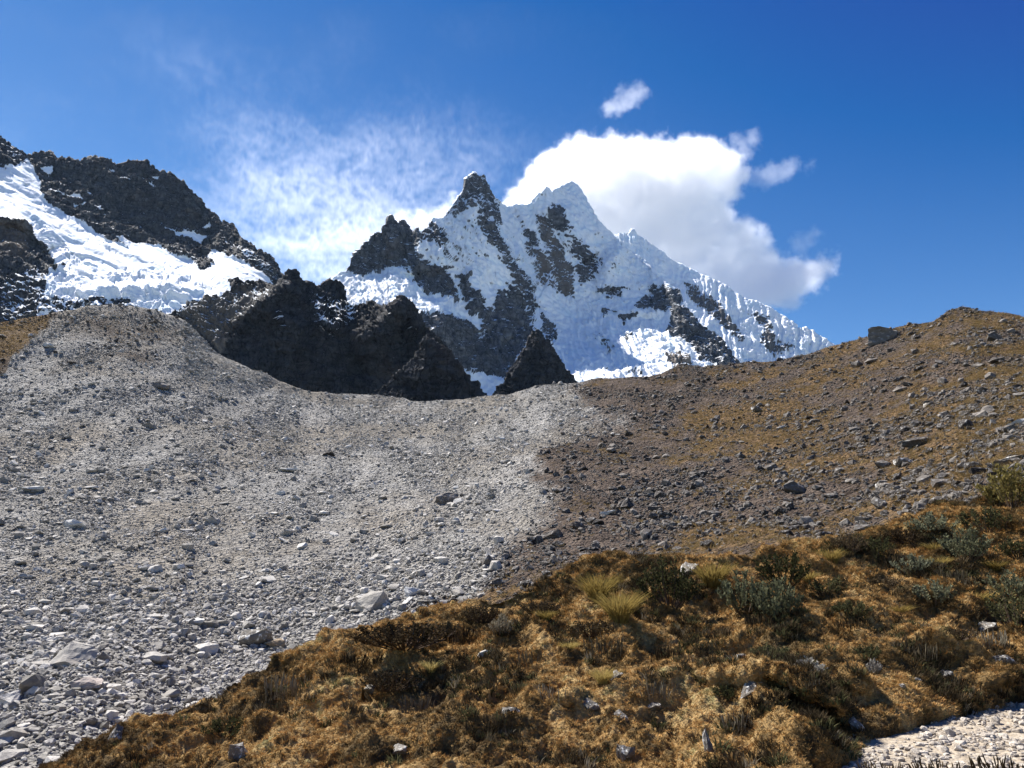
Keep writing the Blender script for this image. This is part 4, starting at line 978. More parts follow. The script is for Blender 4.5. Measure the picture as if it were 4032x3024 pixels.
blocks = mask(XM, YM, 0.0, [([(2000, 2130), (2500, 1930), (3300, 1680), (4200, 1480), (4200, 1950), (3300, 2090), (2300, 2240), (1900, 2330)], 1.0, 60)], warp=60, wl_=200) * sstep(-.15, .3, fbm(PM[..., 0] / 4.5, PM[..., 1] / 6, octs=3, seed=651))
p, s_, vis = rocks_on(PM, XM, YM, NM, okM * visM * blocks, 4500, .14, .70, 1.7, r1, lambda x: crestF(x) + 20)
rz = r1.random(len(p)) * 6.28
scatter('clustered_stones', p, np.stack([s_, s_, s_ * r1.uniform(.8, 1.2, len(p))], -1), np.stack([r1.normal(0, .35, len(p)), r1.normal(0, .35, len(p)), rz], -1), r1.integers(0, 8, len(p)), P_dark, 'clusters of dark and pale-topped stones on the lower brown slope', 'stones')

# ------------------------------------------------------------------ dry grass of the brown slope and moss of the bank
def blade_mesh(name, n, h, spread_, lean, width, mat, seed, seg=2, hvar=.4, base=.0):
    """a tuft of tapering curved blades"""
    r = np.random.default_rng(seed); V, F = [], []
    for k in range(n):
        a = r.random() * 6.283; rr = spread_ * math.sqrt(r.random())
        bx, by = rr * math.cos(a), rr * math.sin(a)
        a2 = a + r.normal(0, .5); ln = lean * (.3 + r.random()) + .5 * rr / max(spread_, 1e-6) * lean
        hh = h * (1 - hvar * r.random()); w = width * (.7 + .6 * r.random())
        wa = r.random() * 6.283; wx, wy = w * math.cos(wa), w * math.sin(wa)
        i0 = len(V)
        for q in range(seg):
            t_ = q / seg; off = ln * hh * t_ ** 1.7
            cx, cy, cz = bx + off * math.cos(a2), by + off * math.sin(a2), hh * t_ * (1 - .25 * ln * t_) - base
            kk = 1 - .55 * t_
            V += [(cx - wx * kk, cy - wy * kk, cz), (cx + wx * kk, cy + wy * kk, cz)]
        off = ln * hh
        V.append((bx + off * math.cos(a2), by + off * math.sin(a2), hh * (1 - .25 * ln) - base))
        for q in range(seg - 1):
            b0 = i0 + 2 * q
            F += [(b0, b0 + 1, b0 + 3), (b0, b0 + 3, b0 + 2)]
        b0 = i0 + 2 * (seg - 1)
        F.append((b0, b0 + 1, b0 + 2))
    me = mesh_from(name, V, F, smooth=False)
    if mat: me.materials.append(mat)
    return me

def mat_plant(name, stops, trans=.25, by_place=False):
    t = NT(name)
    rnd = t.rand()
    if by_place:
        col = veg_color(t, 1.65)
        col = t.mix(1.0, col, t.ramp(rnd, [(0, (.55, .58, .55)), (.5, (1., 1., 1.)), (1, (1.5, 1.35, 1.2))]), 'MULTIPLY')
    else:
        p = t.n.new('ShaderNodeNewGeometry').outputs['Position']
        col = t.ramp(t.math('ADD', t.math('MULTIPLY', rnd, .5), t.math('MULTIPLY', t.noise(8, 3, .7, vec=p), .5)), stops)
    d = t.n.new('ShaderNodeBsdfDiffuse'); tr = t.n.new('ShaderNodeBsdfTranslucent'); mx = t.n.new('ShaderNodeMixShader')
    t.put(d.inputs['Color'], col); t.put(tr.inputs['Color'], col)
    mx.inputs[0].default_value = trans
    t.l.new(d.outputs[0], mx.inputs[1]); t.l.new(tr.outputs[0], mx.inputs[2]); t.l.new(mx.outputs[0], t.out.inputs['Surface'])
    return t.m
M_moss = mat_plant('moss_tuft', None, .12, True)
M_dry = mat_plant('dry_grass', [(.2, (.09, .060, .026)), (.5, (.20, .14, .062)), (.8, (.30, .225, .11))], .3)
M_tuss = mat_plant('tussock_grass', [(.2, (.13, .092, .025)), (.5, (.29, .215, .068)), (.8, (.40, .32, .13))], .35)
M_leaf = mat_plant('grey_green_leaf', [(.2, (.045, .048, .026)), (.5, (.105, .108, .062)), (.8, (.19, .19, .125))], .25)
M_leafd = mat_plant('dark_green_leaf', [(.2, (.028, .029, .013)), (.5, (.060, .060, .028)), (.8, (.11, .105, .052))], .25)
M_leafy = mat_plant('yellow_green_leaf', [(.2, (.065, .058, .018)), (.5, (.13, .11, .035)), (.8, (.20, .165, .06))], .3)
M_heath = mat_plant('brown_heath', [(.2, (.022, .016, .010)), (.5, (.050, .037, .021)), (.8, (.11, .082, .048))], .15)
M_stalk = mat_plant('grey_stalk', [(.2, (.06, .047, .028)), (.5, (.14, .115, .075)), (.8, (.27, .235, .17))], .2)
M_pale = mat_plant('pale_dry_twig', [(.2, (.15, .135, .11)), (.5, (.27, .25, .215)), (.8, (.40, .38, .34))], .2)
M_twig = mat_plant('twig', [(.2, (.05, .035, .025)), (.8, (.12, .09, .07))], .0)

r2 = np.random.default_rng(23)
G_dry = [blade_mesh('dry_tuft', 12, .32, .10, .8, .016, M_dry, 3000 + i, 1) for i in range(4)]
okg = okM * visM * (grassM + .03 * bb)
p, i, j = pick_on(PM, okg, 26000, r2)
sc1 = r2.uniform(.5, 1.35, len(p))
scatter('slope_grass', p, np.stack([sc1, sc1, sc1 * r2.uniform(.5, 1, len(p))], -1), np.stack([r2.normal(0, .2, len(p)), r2.normal(0, .2, len(p)), r2.random(len(p)) * 6.28], -1), r2.integers(0, 4, len(p)), G_dry,
        'short golden dry grass scattered over the brown slope', 'grass')

G_moss = [blade_mesh('moss_tuft', 14, .055, .045, .9, .0085, M_moss, 3100 + i, 1, base=.008) for i in range(5)] + [blade_mesh('moss_tuft', 9, .10, .03, .6, .006, M_moss, 3150 + i, 2, base=.008) for i in range(2)]
okF = np.ones(XF.shape); okF[-6:] = 0
okF = okF * (XF > -100) * (XF < 4150) * (YF < 3090) * (PF[..., 2] > np.where(PF[..., 0] > 3.2, bed_z(PF[..., 0], PF[..., 1]) - .02, -99))
pit = sstep(-.10, -.34, dF)
bare = np.maximum(pit, sstep(.30, .45, fbm(PF[..., 0] / 1.3, PF[..., 1] / 1.3, PF[..., 2] / 1.3, octs=3, seed=611)))
p, i, j = pick_on(PF, okF * (1 - .9 * bare), 150000, r2)
nn = NF[i, j]
sc1 = r2.uniform(.35, 1.0, len(p)) * (1 + .012 * np.maximum(0, np.linalg.norm(p, axis=1) - 14) * 3)
pk = np.where(r2.random(len(p)) < .88, r2.integers(0, 5, len(p)), r2.integers(5, 7, len(p)))
scatter('moss_cover', p, np.stack([sc1, sc1, sc1], -1), np.stack([-nn[:, 1] * .5 + r2.normal(0, .2, len(p)), nn[:, 0] * .5 + r2.normal(0, .2, len(p)), r2.random(len(p)) * 6.28], -1), pk, G_moss,
        'golden brown moss and short dry turf covering the near bank', 'moss')

# ------------------------------------------------------------------ plants of the bank, one by one
def leaf_cloud(name, n, rad, hgt, leaf, mat, seed, stems=26, mat_s=None, upright=.7):
    """foliage of a bushy shrub: many shoots, each with small leaves up its length"""
    r = np.random.default_rng(seed); V, F = [], []; VS, FS = [], []
    per = max(6, n // stems)
    for s_ in range(stems):
        a = r.random() * 6.283; e = math.sqrt(r.random())
        tip = np.array([rad * e * math.cos(a), rad * e * math.sin(a), hgt * (1 - .5 * e * e) * r.uniform(.75, 1.08)])
        b = np.array([tip[0] * .25, tip[1] * .25, -.05])
        w = .012
        k0 = len(VS)
        sdv = np.array([w, 0, 0]); sdv2 = np.array([0, w, 0])
        mid_ = (b + tip) / 2 + np.array([tip[0], tip[1], 0]) * .12
        for q_, ww in ((b, 1.0), (mid_, .7), (tip, .3)):
            VS += [tuple(q_ - sdv * ww), tuple(q_ + sdv2 * ww), tuple(q_ + sdv * ww)]
        for q in (0, 3):
            for m in range(3):
                FS.append((k0 + q + m, k0 + q + (m + 1) % 3, k0 + q + 3 + (m + 1) % 3, k0 + q + 3 + m))
        for l_ in range(per):
            t_ = .25 + .75 * r.random() ** .7
            c = (b * (1 - t_) ** 2 + 2 * mid_ * t_ * (1 - t_) + tip * t_ * t_)
            d = r.normal(size=3); d[2] = abs(d[2]) + upright; d /= np.linalg.norm(d)
            sd = np.cross(d, r.normal(size=3)); sd /= np.linalg.norm(sd)
            L = leaf * r.uniform(.6, 1.25); o_ = c + r.normal(0, .018, 3)
            i0 = len(V)
            V += [tuple(o_), tuple(o_ + d * L * .5 + sd * L * .26), tuple(o_ + d * L), tuple(o_ + d * L * .5 - sd * L * .26)]
            F.append((i0, i0 + 1, i0 + 2, i0 + 3))
    lm = mesh_from(name + '_foliage', V, F, smooth=False); lm.materials.append(mat)
    sm = mesh_from(name + '_stem', VS, FS, smooth=False); sm.materials.append(mat_s or M_twig)
    return lm, sm

def stalk_clump(name, n, rad, h, mat, seed, thick=.006, lean=.25):
    """upright plumed stalks, each a thin tapering spindle"""
    r = np.random.default_rng(seed); V, F = [], []
    for k in range(n):
        a = r.random() * 6.283; e = rad * math.sqrt(r.random())
        b = np.array([e * math.cos(a), e * math.sin(a), -.03]); hh = h * r.uniform(.45, 1.1)
        d = np.array([r.normal(0, lean) * .5 + lean * .6 * math.cos(a) * e / rad, r.normal(0, lean) * .5 + lean * .6 * math.sin(a) * e / rad, 1.0])
        i0 = len(V)
        for t_, ww in ((0, .5), (.45, .55), (.6, 1.4), (.85, 1.1), (1.0, .15)):
            c = b + d * hh * t_
            for m in range(3):
                q = m * 2.094 + k
                V.append((c[0] + thick * ww * math.cos(q), c[1] + thick * ww * math.sin(q), c[2]))
        for lv in range(4):
            for m in range(3):
                F.append((i0 + lv * 3 + m, i0 + lv * 3 + (m + 1) % 3, i0 + lv * 3 + 3 + (m + 1) % 3, i0 + lv * 3 + 3 + m))
    me = mesh_from(name, V, F, smooth=False); me.materials.append(mat)
    return me

def on_bank(px, py):
    p, ij = at_surface(PF[:-6], px, py)
    return p, float(np.linalg.norm(p))

def plant(name, cat, px, py, wpx, label, meshes, unit, hs=1.0, rz=None, group=None):
    """meshes: [(part name, mesh)] of a plant 'unit' metres wide; wpx its width in the photograph"""
    p, rg = on_bank(px, py)
    s_ = wpx * rg / FPX / unit
    rz = random.random() * 6.28 if rz is None else rz
    if len(meshes) == 1:
        o = bpy.data.objects.new(name, meshes[0][1]); C.objects.link(o)
    else:
        o = bpy.data.objects.new(name, None); C.objects.link(o)
        for pn, m in meshes:
            c = bpy.data.objects.new(pn, m); C.objects.link(c); c.parent = o
    o.location = p - np.array([0, 0, .02]); o.scale = (s_, s_, s_ * hs); o.rotation_euler = (0, 0, rz)
    o['label'] = label; o['category'] = cat
    if group: o['group'] = group
    return o
def bush(seed, mat, dens=900, h=.75, leaf=.075, stems=30):
    a_, b_ = leaf_cloud('bush', dens, .5, h, leaf, mat, seed, stems)
    return [('foliage', a_), ('stem', b_)]
B_g = [bush(4000 + i, M_leaf, 1500) for i in range(3)]; B_d = [bush(4010 + i, M_leafd, 1400, .7, .06) for i in range(3)]; B_y = [bush(4020, M_leafy, 1500, .8)]
B_low = [bush(4030 + i, M_leafd, 1100, .38, .06) for i in range(2)]; B_glow = [bush(4040 + i, M_leaf, 1100, .40, .06) for i in range(2)]
B_h = [bush(4050 + i, M_heath, 1500, .55, .055, 60) for i in range(3)]
for q in [
    (2640, 2370, 210, B_d[0], .95, 'large dark green bush left of the yellow tussock, top of the bank'), (2935, 2400, 150, B_g[0], 1.1, 'left one of the two grey-green bushes standing close together'),
    (3062, 2440, 150, B_g[1], 1.15, 'right one of the two grey-green bushes standing close together'), (3088, 2290, 170, B_d[1], .9, 'dark bush with yellow grass behind it, above the two grey-green bushes'),
    (3447, 2185, 130, B_d[2], .75, 'dark bush on the bank crest right of the pale slab'), (3340, 2160, 120, B_h[0], .8, 'brown bush beside the pale slab on the crest'),
    (3806, 2190, 140, B_g[2], .8, 'grey-green bush high on the right part of the bank'), (3602, 2240, 130, B_glow[0], .9, 'low grey bush in the middle of the right bank'),
    (3677, 2365, 110, B_g[0], .8, 'round grey-green bush in the centre of the right bank'), (3365, 2410, 120, B_low[0], .9, 'low green bush right of the shadowed hollow'),
    (3980, 2330, 150, B_glow[1], 1.0, 'pale grey bush at the right picture edge, upper one'), (3995, 2460, 160, B_d[0], .9, 'dark green bush at the right picture edge, lower one'),
    (3040, 2590, 150, B_low[1], .8, 'flat dark green bush on the golden slope above the rocky hollow'), (3412, 2580, 90, B_low[0], 1.1, 'small dark bush with pale flower heads near the hollow'),
    (3985, 1990, 150, B_y[0], 1.0, 'yellow-green bush at the top right corner of the bank'), (3684, 2080, 150, B_glow[0], .8, 'grey bush on the crest at the right, by the white boulder'),
    (2844, 2740, 110, B_low[1], .9, 'low dark bush left of the white lichen rock'), (1590, 2530, 330, B_h[1], .42, 'wide dark brown heath patch along the bank crest'),
    (1903, 2430, 150, B_h[2], .6, 'brown heath bush on the crest behind the round dry bush'), (1537, 2700, 200, B_h[0], .5, 'dark heath clump below the wide heath patch'),
    (2127, 2400, 150, B_h[1], .5, 'dark heath clump between the crest and the tussocks'), (886, 2880, 150, B_low[0], .7, 'low green-grey bush near the left end of the bank'),
    (2330, 2490, 170, B_h[2], .5, 'brown heath clump below the double tussock'), (3880, 2080, 150, B_d[1], .7, 'dark bush under the yellow-green one, top right'),
    (3250, 2330, 130, B_d[2], .6, 'dark low bush right of the grass-backed bush'), (3560, 2120, 120, B_h[0], .6, 'brown bush right of the dark crest bush'), (4010, 2180, 120, B_low[1], 1.0, 'green bush at the right edge above the pale grey one'),
    (3770, 2500, 110, B_h[1], .5, 'brown heath clump on the right golden slope'), (3480, 2300, 110, B_h[2], .6, 'brown heath clump in the upper middle of the right bank')]:
    plant('bush', 'bush', q[0], q[1] + 12, q[2] * 1.3, q[5], q[3], 1.05, q[4])
# tumbleweed-like round dry bush, and the pale dead bush
tw, tws = leaf_cloud('dry_bush', 900, .5, .8, .10, M_stalk, 4100, 60, M_twig, 1.4)
plant('dry_bush', 'bush', 1978, 2505, 95, 'round twiggy dry bush standing out of the bank crest', [('foliage', tw), ('stem', tws)], 1.0, 1.0)
tw2 = [('foliage', leaf_cloud('dead_bush', 500, .5, .6, .12, M_pale, 4101, 50, M_pale, .8)[0]), ('stem', leaf_cloud('dead_bush', 500, .5, .6, .12, M_pale, 4101, 50, M_pale, .8)[1])]
plant('dry_bush', 'bush', 3190, 2665, 120, 'pale whitish dead bush above the rocky hollow', tw2, 1.0, .9)
plant('dry_bush', 'bush', 3447, 2650, 60, 'small white dead stalk bush right of the hollow', tw2, 1.0, 1.3)
# tussocks of yellow grass
T_ = [blade_mesh('grass_tussock', 420, 1.0, .20, .55, .010, M_tuss, 4200 + i, 4, .45) for i in range(3)]
for q in [(2357, 2375, 120, 'tall yellow grass tussock, upper left of the double one on the crest', 1.0), (2440, 2450, 130, 'tall yellow grass tussock, lower right of the double one on the crest', .95), (2803, 2310, 110, 'golden grass tussock right of the large dark green bush', .9),
          (3040, 2255, 110, 'yellow grass tussock rising behind the dark bush', .9), (3274, 2215, 70, 'small yellow tussock beside the brown crest bush', .8), (2147, 2440, 60, 'small yellow-green tussock left of the double one', .7),
          (2377, 2690, 80, 'straw-coloured tussock beside the white stone in the middle of the bank', .7), (3190, 2290, 60, 'small yellow tussock right of the grass-backed bush', .7), (3920, 2250, 60, 'yellow tussock on the far right bank, left of the edge bushes', .6),
          (3853, 2375, 80, 'straw tussock on the right bank left of the edge bushes', .55), (3700, 2235, 60, 'straw tussock above the round grey-green bush', .7), (3684, 2175, 55, 'straw tussock high on the right bank', .7),
          (1695, 2640, 60, 'thin green-yellow tussock below the heath patch', .8), (2240, 2560, 60, 'straw tussock in the shade below the crest', .6), (3545, 2420, 60, 'straw tussock in the middle of the golden right slope', .6)]:
    plant('grass_tussock', 'grass', q[0], q[1], q[2], q[3], [('blades', T_[int(q[0]) % 3])], .85, q[4])
# clumps of upright plumed stalks
K_ = [stalk_clump('stalk_clump', 60, .5, .55, M_stalk, 4300 + i, .011) for i in range(3)]
KD_ = [stalk_clump('stalk_clump', 80, .5, .5, M_heath, 4310 + i, .011) for i in range(2)]
for k, q in enumerate([(2100, 2620, 150, 'left of the double tussock, in the dark dip'), (2384, 2580, 170, 'below the double tussock'), (2628, 2600, 130, 'below the large dark green bush'), (2580, 2745, 150, 'above the stone in the lower middle of the bank'), (1127, 2740, 170, 'on the left crest of the bank'),
          (1800, 2520, 150, 'left of the round dry bush'), (1960, 2860, 120, 'in the lower left middle of the bank'), (2180, 2760, 140, 'in the dark hollow in the middle of the bank'), (3000, 2470, 120, 'under the two grey-green bushes'), (3620, 2590, 120, 'on the golden right slope'),
          (3900, 2540, 120, 'near the right picture edge, halfway down'), (3330, 2480, 110, 'right of the shadowed hollow'), (1640, 2800, 130, 'low on the left part of the bank'), (2760, 2640, 120, 'left of the rocky hollow'), (3540, 2230, 100, 'high on the right bank'), (3760, 2290, 100, 'right of the round grey-green bush'),
          (2900, 2860, 110, 'beside the dark hollow at the bottom'), (1400, 2620, 130, 'on the left crest below the wide heath')]):
    plant('stalk_clump', 'plant', q[0], q[1], q[2], 'clump of upright %s plumed stalks %s' % ('brown' if k % 3 == 2 else 'grey', q[3]), [('stalks', (KD_[k % 2] if k % 3 == 2 else K_[k % 3]))], 1.1, .9)

# low dark heath growing all over the bank in patches
H_small = [blade_mesh('heath_tuft', 26, .26, .10, .45, .010, M_heath, 4400 + i, 2, .5) for i in range(3)] + [blade_mesh('heath_tuft', 22, .20, .12, .6, .013, M_leafd, 4410 + i, 2, .5) for i in range(2)] + [blade_mesh('heath_tuft', 20, .24, .10, .35, .009, M_stalk, 4420, 2, .5)]
hp = sstep(.02, .28, fbm(PF[..., 0] / 1.5, PF[..., 1] / 1.5, PF[..., 2] / 1.5, octs=4, seed=641)) * (.35 + .65 * sstep(1200, 2800, XF))
p, i, j = pick_on(PF, okF * hp, 6000, r2)
sc1 = r2.uniform(.35, .95, len(p))
scatter('heath_cover', p, np.stack([sc1, sc1, sc1], -1), np.stack([r2.normal(0, .2, len(p)), r2.normal(0, .2, len(p)), r2.random(len(p)) * 6.28], -1), r2.choice(6, len(p), p=[.22, .2, .2, .14, .14, .10]), H_small, 'low dark heath tufts growing in patches over the near bank', 'heath')

# stones set in the moss
Pb = PF[:-6]
for q in [(2462, 2985, 105, VB_L[1], 'white craggy rock at the bottom centre in a shadowed dip', 1.3, 1.2, (.1, .5)), (2428, 2665, 42, VB_L[0], 'small bright white stone beside the straw tussock', .9, 1.4, (0, .5)), (1446, 2715, 46, VB_L[0], 'white-faced stone under a mossy hump, left part of the bank', .4, 1.0, (0, .3)),
          (2025, 2815, 95, VB_L[1], 'lichen-speckled rock in the lower middle of the bank', .3, 1.0, (0, .1)), (2323, 2785, 75, VB_L[2], 'pale stone under an overhanging mossy lip', .6, .6, (0, .2)), (2567, 2790, 60, VB_L[0], 'grey stone right of the overhanging mossy lip', .8, .8, (0, .3)),
          (1913, 2580, 70, VB_G[1], 'grey flat-faced rock under the round dry bush', .2, .8, (0, 0)), (1368, 2850, 46, VB_L[2], 'dark grey stone low on the left bank', .2, .6, (0, 0)), (2959, 2720, 75, VB_L[0], 'white lichen rock on the mound left of the dark hollow', .9, 1.5, (.2, .3)),
          (2790, 2955, 42, VB_L[2], 'upright white stone near the bottom, left of the dark hollow', 1.5, 2.6, (0, .2)), (2925, 2588, 46, VB_L[1], 'whitish stone on the golden slope left of the flat bush', .2, 1.0, (0, 0)), (3609, 2680, 40, VB_L[1], 'flat whitish stone on the golden right slope', .1, .8, (0, 0)),
          (3718, 2662, 46, VB_L[0], 'white-tipped stone right of the flat whitish one', .3, .8, (0, 0)), (3555, 2704, 30, VB_L[1], 'small white upright stone on the right slope', .8, 1.2, (0, 0)), (3230, 2150, 80, VB_L[1], 'pale slab on the crest of the bank', .2, .8, (0, 0)),
          (2700, 2262, 80, VB_L[0], 'grey rock between the dark green bush and the golden tussock', .3, 1.2, (0, 0)), (3718, 2840, 66, big(2200, (.6, .45, .34), M_lichen), 'boulder with white top lying at the edge of the stony bed', .2, 1.0, (0, .1)), (937, 2985, 75, big(2201, (.4, .4, .6), M_lichen), 'lichen-covered upright rock at the bottom left of the bank', .3, 1.0, (0, .1)),
          (1045, 2925, 26, VB_L[1], 'small white stone right of the upright lichen rock', .3, 1.0, (0, 0)), (450, 2915, 46, VB_L[2], 'white flat stone on the left end of the bank crest', .1, 1.6, (0, .1)), (1361, 2848, 30, VB_L[2], 'small grey stone near the bottom left', .3, .8, (0, 0)),
          (3150, 2800, 70, VB_L[0], 'tan-grey stone in the wall of the dark hollow, upper one', .4, 1.3, (0, .4)), (3190, 2930, 95, VB_L[1], 'tan-grey rock low in the wall of the dark hollow', .2, 1.5, (0, .7)), (3370, 2870, 60, VB_L[2], 'pale rock at the mouth of the dark hollow by the stony bed', .7, .9, (0, .3)),
          (3880, 2480, 60, VB_L[0], 'grey rock on the right slope among heath', .3, .8, (0, 0)), (3960, 2610, 80, VB_L[1], 'whitish ledge stone near the right picture edge', .3, 1.0, (0, 0)), (2440, 2830, 60, VB_L[2], 'mossy grey rock above the white craggy one', .5, .7, (0, .3)), (1560, 2960, 60, VB_L[0], 'dull grey rock at the bottom, left of the middle', .5, .8, (0, .1))]:
    named(Pb, q[0], q[1], q[2] * .95, q[3], q[4], q[5], q[6], lift=.06, tilt=q[7], name='stone')

# bare twigs growing at the near edge of the stony bed
for k, (ux, uy, wd, lb) in enumerate([(3480, 3040, 150, 'left clump of bare dark twigs at the near edge of the stony bed'), (3700, 3045, 170, 'middle clump of bare dark twigs at the near edge of the stony bed'), (3960, 3040, 190, 'right clump of bare dark twigs in the bottom right corner')]):
    az_, te_ = px_dir(ux, uy); rg = -2.42 / float(te_)
    p = px_pt(ux, uy, rg)
    o = bpy.data.objects.new('twig_clump', KD_[k % 2]); C.objects.link(o)
    s_ = wd * rg / FPX
    o.location = (p[0], p[1], float(bed_z(p[0], p[1])) - .01); o.scale = (s_, s_, s_ * .6); o.rotation_euler = (0, 0, 1.3 * k)
    o['label'] = lb; o['category'] = 'plant'

# cobbles of the stony bed
r3 = np.random.default_rng(31)
n = 22000
cx, cy = r3.uniform(3.8, 16, n), r3.uniform(7.5, 23, n)
gapn = fbm(cx / 1.6, cy / 1.6, octs=2, seed=701)
okc = gapn > -.36 + .3 * r3.random(n)
cx, cy = cx[okc], cy[okc]; n = len(cx)
cs = .05 * (1 - r3.random(n) * .99) ** (-1 / 2.9); cs = np.minimum(cs, .24)
cp_ = np.stack([cx, cy, bed_z(cx, cy) + cs * .12], -1)
qx, qy = to_px(cp_)
bedline = line([(3000, 3100), (3183, 3024), (3277, 2997), (3372, 2984), (3467, 2903), (3548, 2869), (3752, 2821), (3887, 2781), (4032, 2720), (4300, 2640)])
onb = (qy > bedline(qx) - 8) & (qx < 4300) & (qy < 3250)
cp_, cs, qx, qy = cp_[onb], cs[onb], qx[onb], qy[onb]; n = len(cs)
seen = (qx < W0) & (qy < H0)
top = np.argsort(-np.where(seen, cs / np.linalg.norm(cp_, axis=1), 0))[:260]
sg = np.zeros(n, bool); sg[top] = True
rz = r3.random(n) * 6.28; pk = r3.integers(0, 8, n); fl = r3.uniform(.8, 1.25, n)
for k in top:
    o = bpy.data.objects.new('cobble', P_cob[pk[k]]); C.objects.link(o)
    o.location = cp_[k]; o.scale = (cs[k], cs[k], cs[k] * fl[k]); o.rotation_euler = (0, 0, rz[k])
    where = 'at the upper edge of the stony bed by the grass' if qy[k] < bedline(qx[k]) + 60 else ('at the lower left end of the stony bed' if qx[k] < 3600 else ('in the stony bed near the right picture edge' if qx[k] > 3850 else 'in the middle of the stony bed'))
    o['label'] = '%s whitish cobble %s' % (SHAPE_WORD[pk[k]], where); o['category'] = 'cobble'; o['group'] = 'cobbles ' + where
m = ~sg
scatter('bed_cobbles', cp_[m], np.stack([cs, cs, cs * fl], -1)[m], np.stack([0 * rz, 0 * rz, rz], -1)[m], pk[m], P_cob, 'small whitish cobbles paving the stony bed at bottom right', 'cobbles')

# ------------------------------------------------------------------ clouds
def mat_cloud(name, dens, aniso=.35, extra=None):
    t = NT(name)
    v = t.n.new('ShaderNodeVolumePrincipled')
    v.inputs['Color'].default_value = (1, 1, 1, 1); v.inputs['Anisotropy'].default_value = aniso
    if extra is None:
        at = t.attr('density'); v.inputs['Density Attribute'].default_value = ''
        t.put(v.inputs['Density'], t.math('MULTIPLY', at, dens))
    else:
        v.inputs['Density Attribute'].default_value = ''
        t.put(v.inputs['Density'], extra(t))
    t.l.new(v.outputs[0], t.out.inputs['Volume'])
    return t.m

def vol_cloud(name, pts, rad, lo, hi, res, mat, label, nscale, warp):
    """cloud: a density grid grown round a body of points, frayed by noise"""
    me = bpy.data.meshes.new(name)
    me.vertices.add(len(pts)); me.vertices.foreach_set('co', np.asarray(pts, np.float32).ravel())
    ng = bpy.data.node_groups.new(name, 'GeometryNodeTree')
    ng.interface.new_socket('Geometry', in_out='INPUT', socket_type='NodeSocketGeometry')
    ng.interface.new_socket('Geometry', in_out='OUTPUT', socket_type='NodeSocketGeometry')
    N_, L_ = ng.nodes, ng.links
    gi, go = N_.new('NodeGroupInput'), N_.new('NodeGroupOutput')
    pos = N_.new('GeometryNodeInputPosition')
    def noise(scale, det, rough, col=False):
        q = N_.new('ShaderNodeTexNoise'); q.inputs['Scale'].default_value = scale; q.inputs['Detail'].default_value = det; q.inputs['Roughness'].default_value = rough
        L_.new(pos.outputs[0], q.inputs['Vector'])
        return q.outputs['Color'] if col else q.outputs[0]
    def m(op, a, b):
        q = N_.new('ShaderNodeMath'); q.operation = op
        for k_, v_ in enumerate((a, b)):
            if hasattr(v_, 'is_output'): L_.new(v_, q.inputs[k_])
            else: q.inputs[k_].default_value = v_
        return q.outputs[0]
    px_ = N_.new('GeometryNodeProximity'); px_.target_element = 'POINTS'
    L_.new(gi.outputs[0], px_.inputs[0]); L_.new(pos.outputs[0], px_.inputs['Sample Position'])
    d = m('DIVIDE', px_.outputs['Distance'], rad)
    n1 = noise(nscale, 8, .66)
    n2 = noise(nscale * .3, 2, .5)
    d = m('ADD', d, m('MULTIPLY', m('SUBTRACT', n1, .5), warp))
    d = m('ADD', d, m('MULTIPLY', m('SUBTRACT', n2, .5), warp * .7))
    mr = N_.new('ShaderNodeMapRange'); mr.interpolation_type = 'SMOOTHSTEP'
    L_.new(d, mr.inputs[0])
    for k_, v_ in zip((1, 2, 3, 4), (1.12, .35, 0.0, 1.0)): mr.inputs[k_].default_value = v_
    vc = N_.new('GeometryNodeVolumeCube')
    L_.new(mr.outputs[0], vc.inputs['Density'])
    vc.inputs['Min'].default_value = lo; vc.inputs['Max'].default_value = hi
    for ax, rr in zip('XYZ', res): vc.inputs['Resolution ' + ax].default_value = rr
    sm_ = N_.new('GeometryNodeSetMaterial'); sm_.inputs['Material'].default_value = mat
    L_.new(vc.outputs[0], sm_.inputs['Geometry']); L_.new(sm_.outputs[0], go.inputs[0])
    me.materials.append(mat)
    o = link(name, me, None, label=label, category='cloud')
    md = o.modifiers.new('cloud', 'NODES'); md.node_group = ng
    return o

V_ = 1.8228
cum = [(x * V_, y * V_) for x, y in [(1060, 455), (1110, 425), (1140, 385), (1165, 345), (1210, 322), (1260, 310), (1330, 300), (1400, 312), (1480, 305), (1545, 305), (1580, 335), (1600, 375), (1585, 405), (1545, 430), (1570, 470), (1620, 490), (1660, 520), (1680, 570),
        (1740, 570), (1790, 552), (1835, 548), (1838, 562), (1800, 590), (1750, 615), (1700, 645), (1650, 650), (1560, 660), (1400, 650), (1250, 600), (1150, 560), (1060, 520)]]
rc = np.random.default_rng(41)
def fill(poly, n, inset, r0, r1):
    a = np.array(poly); lo_, hi_ = a.min(0), a.max(0)
    P_ = rc.uniform(lo_, hi_, (n * 6, 2))
    d = sd_poly(P_[:, 0], P_[:, 1], poly)
    P_ = P_[d > inset][:n]
    d = d[d > inset][:n]
    rg = rc.uniform(r0, r1, len(P_))
    return px_pt(P_[:, 0], P_[:, 1], rg)

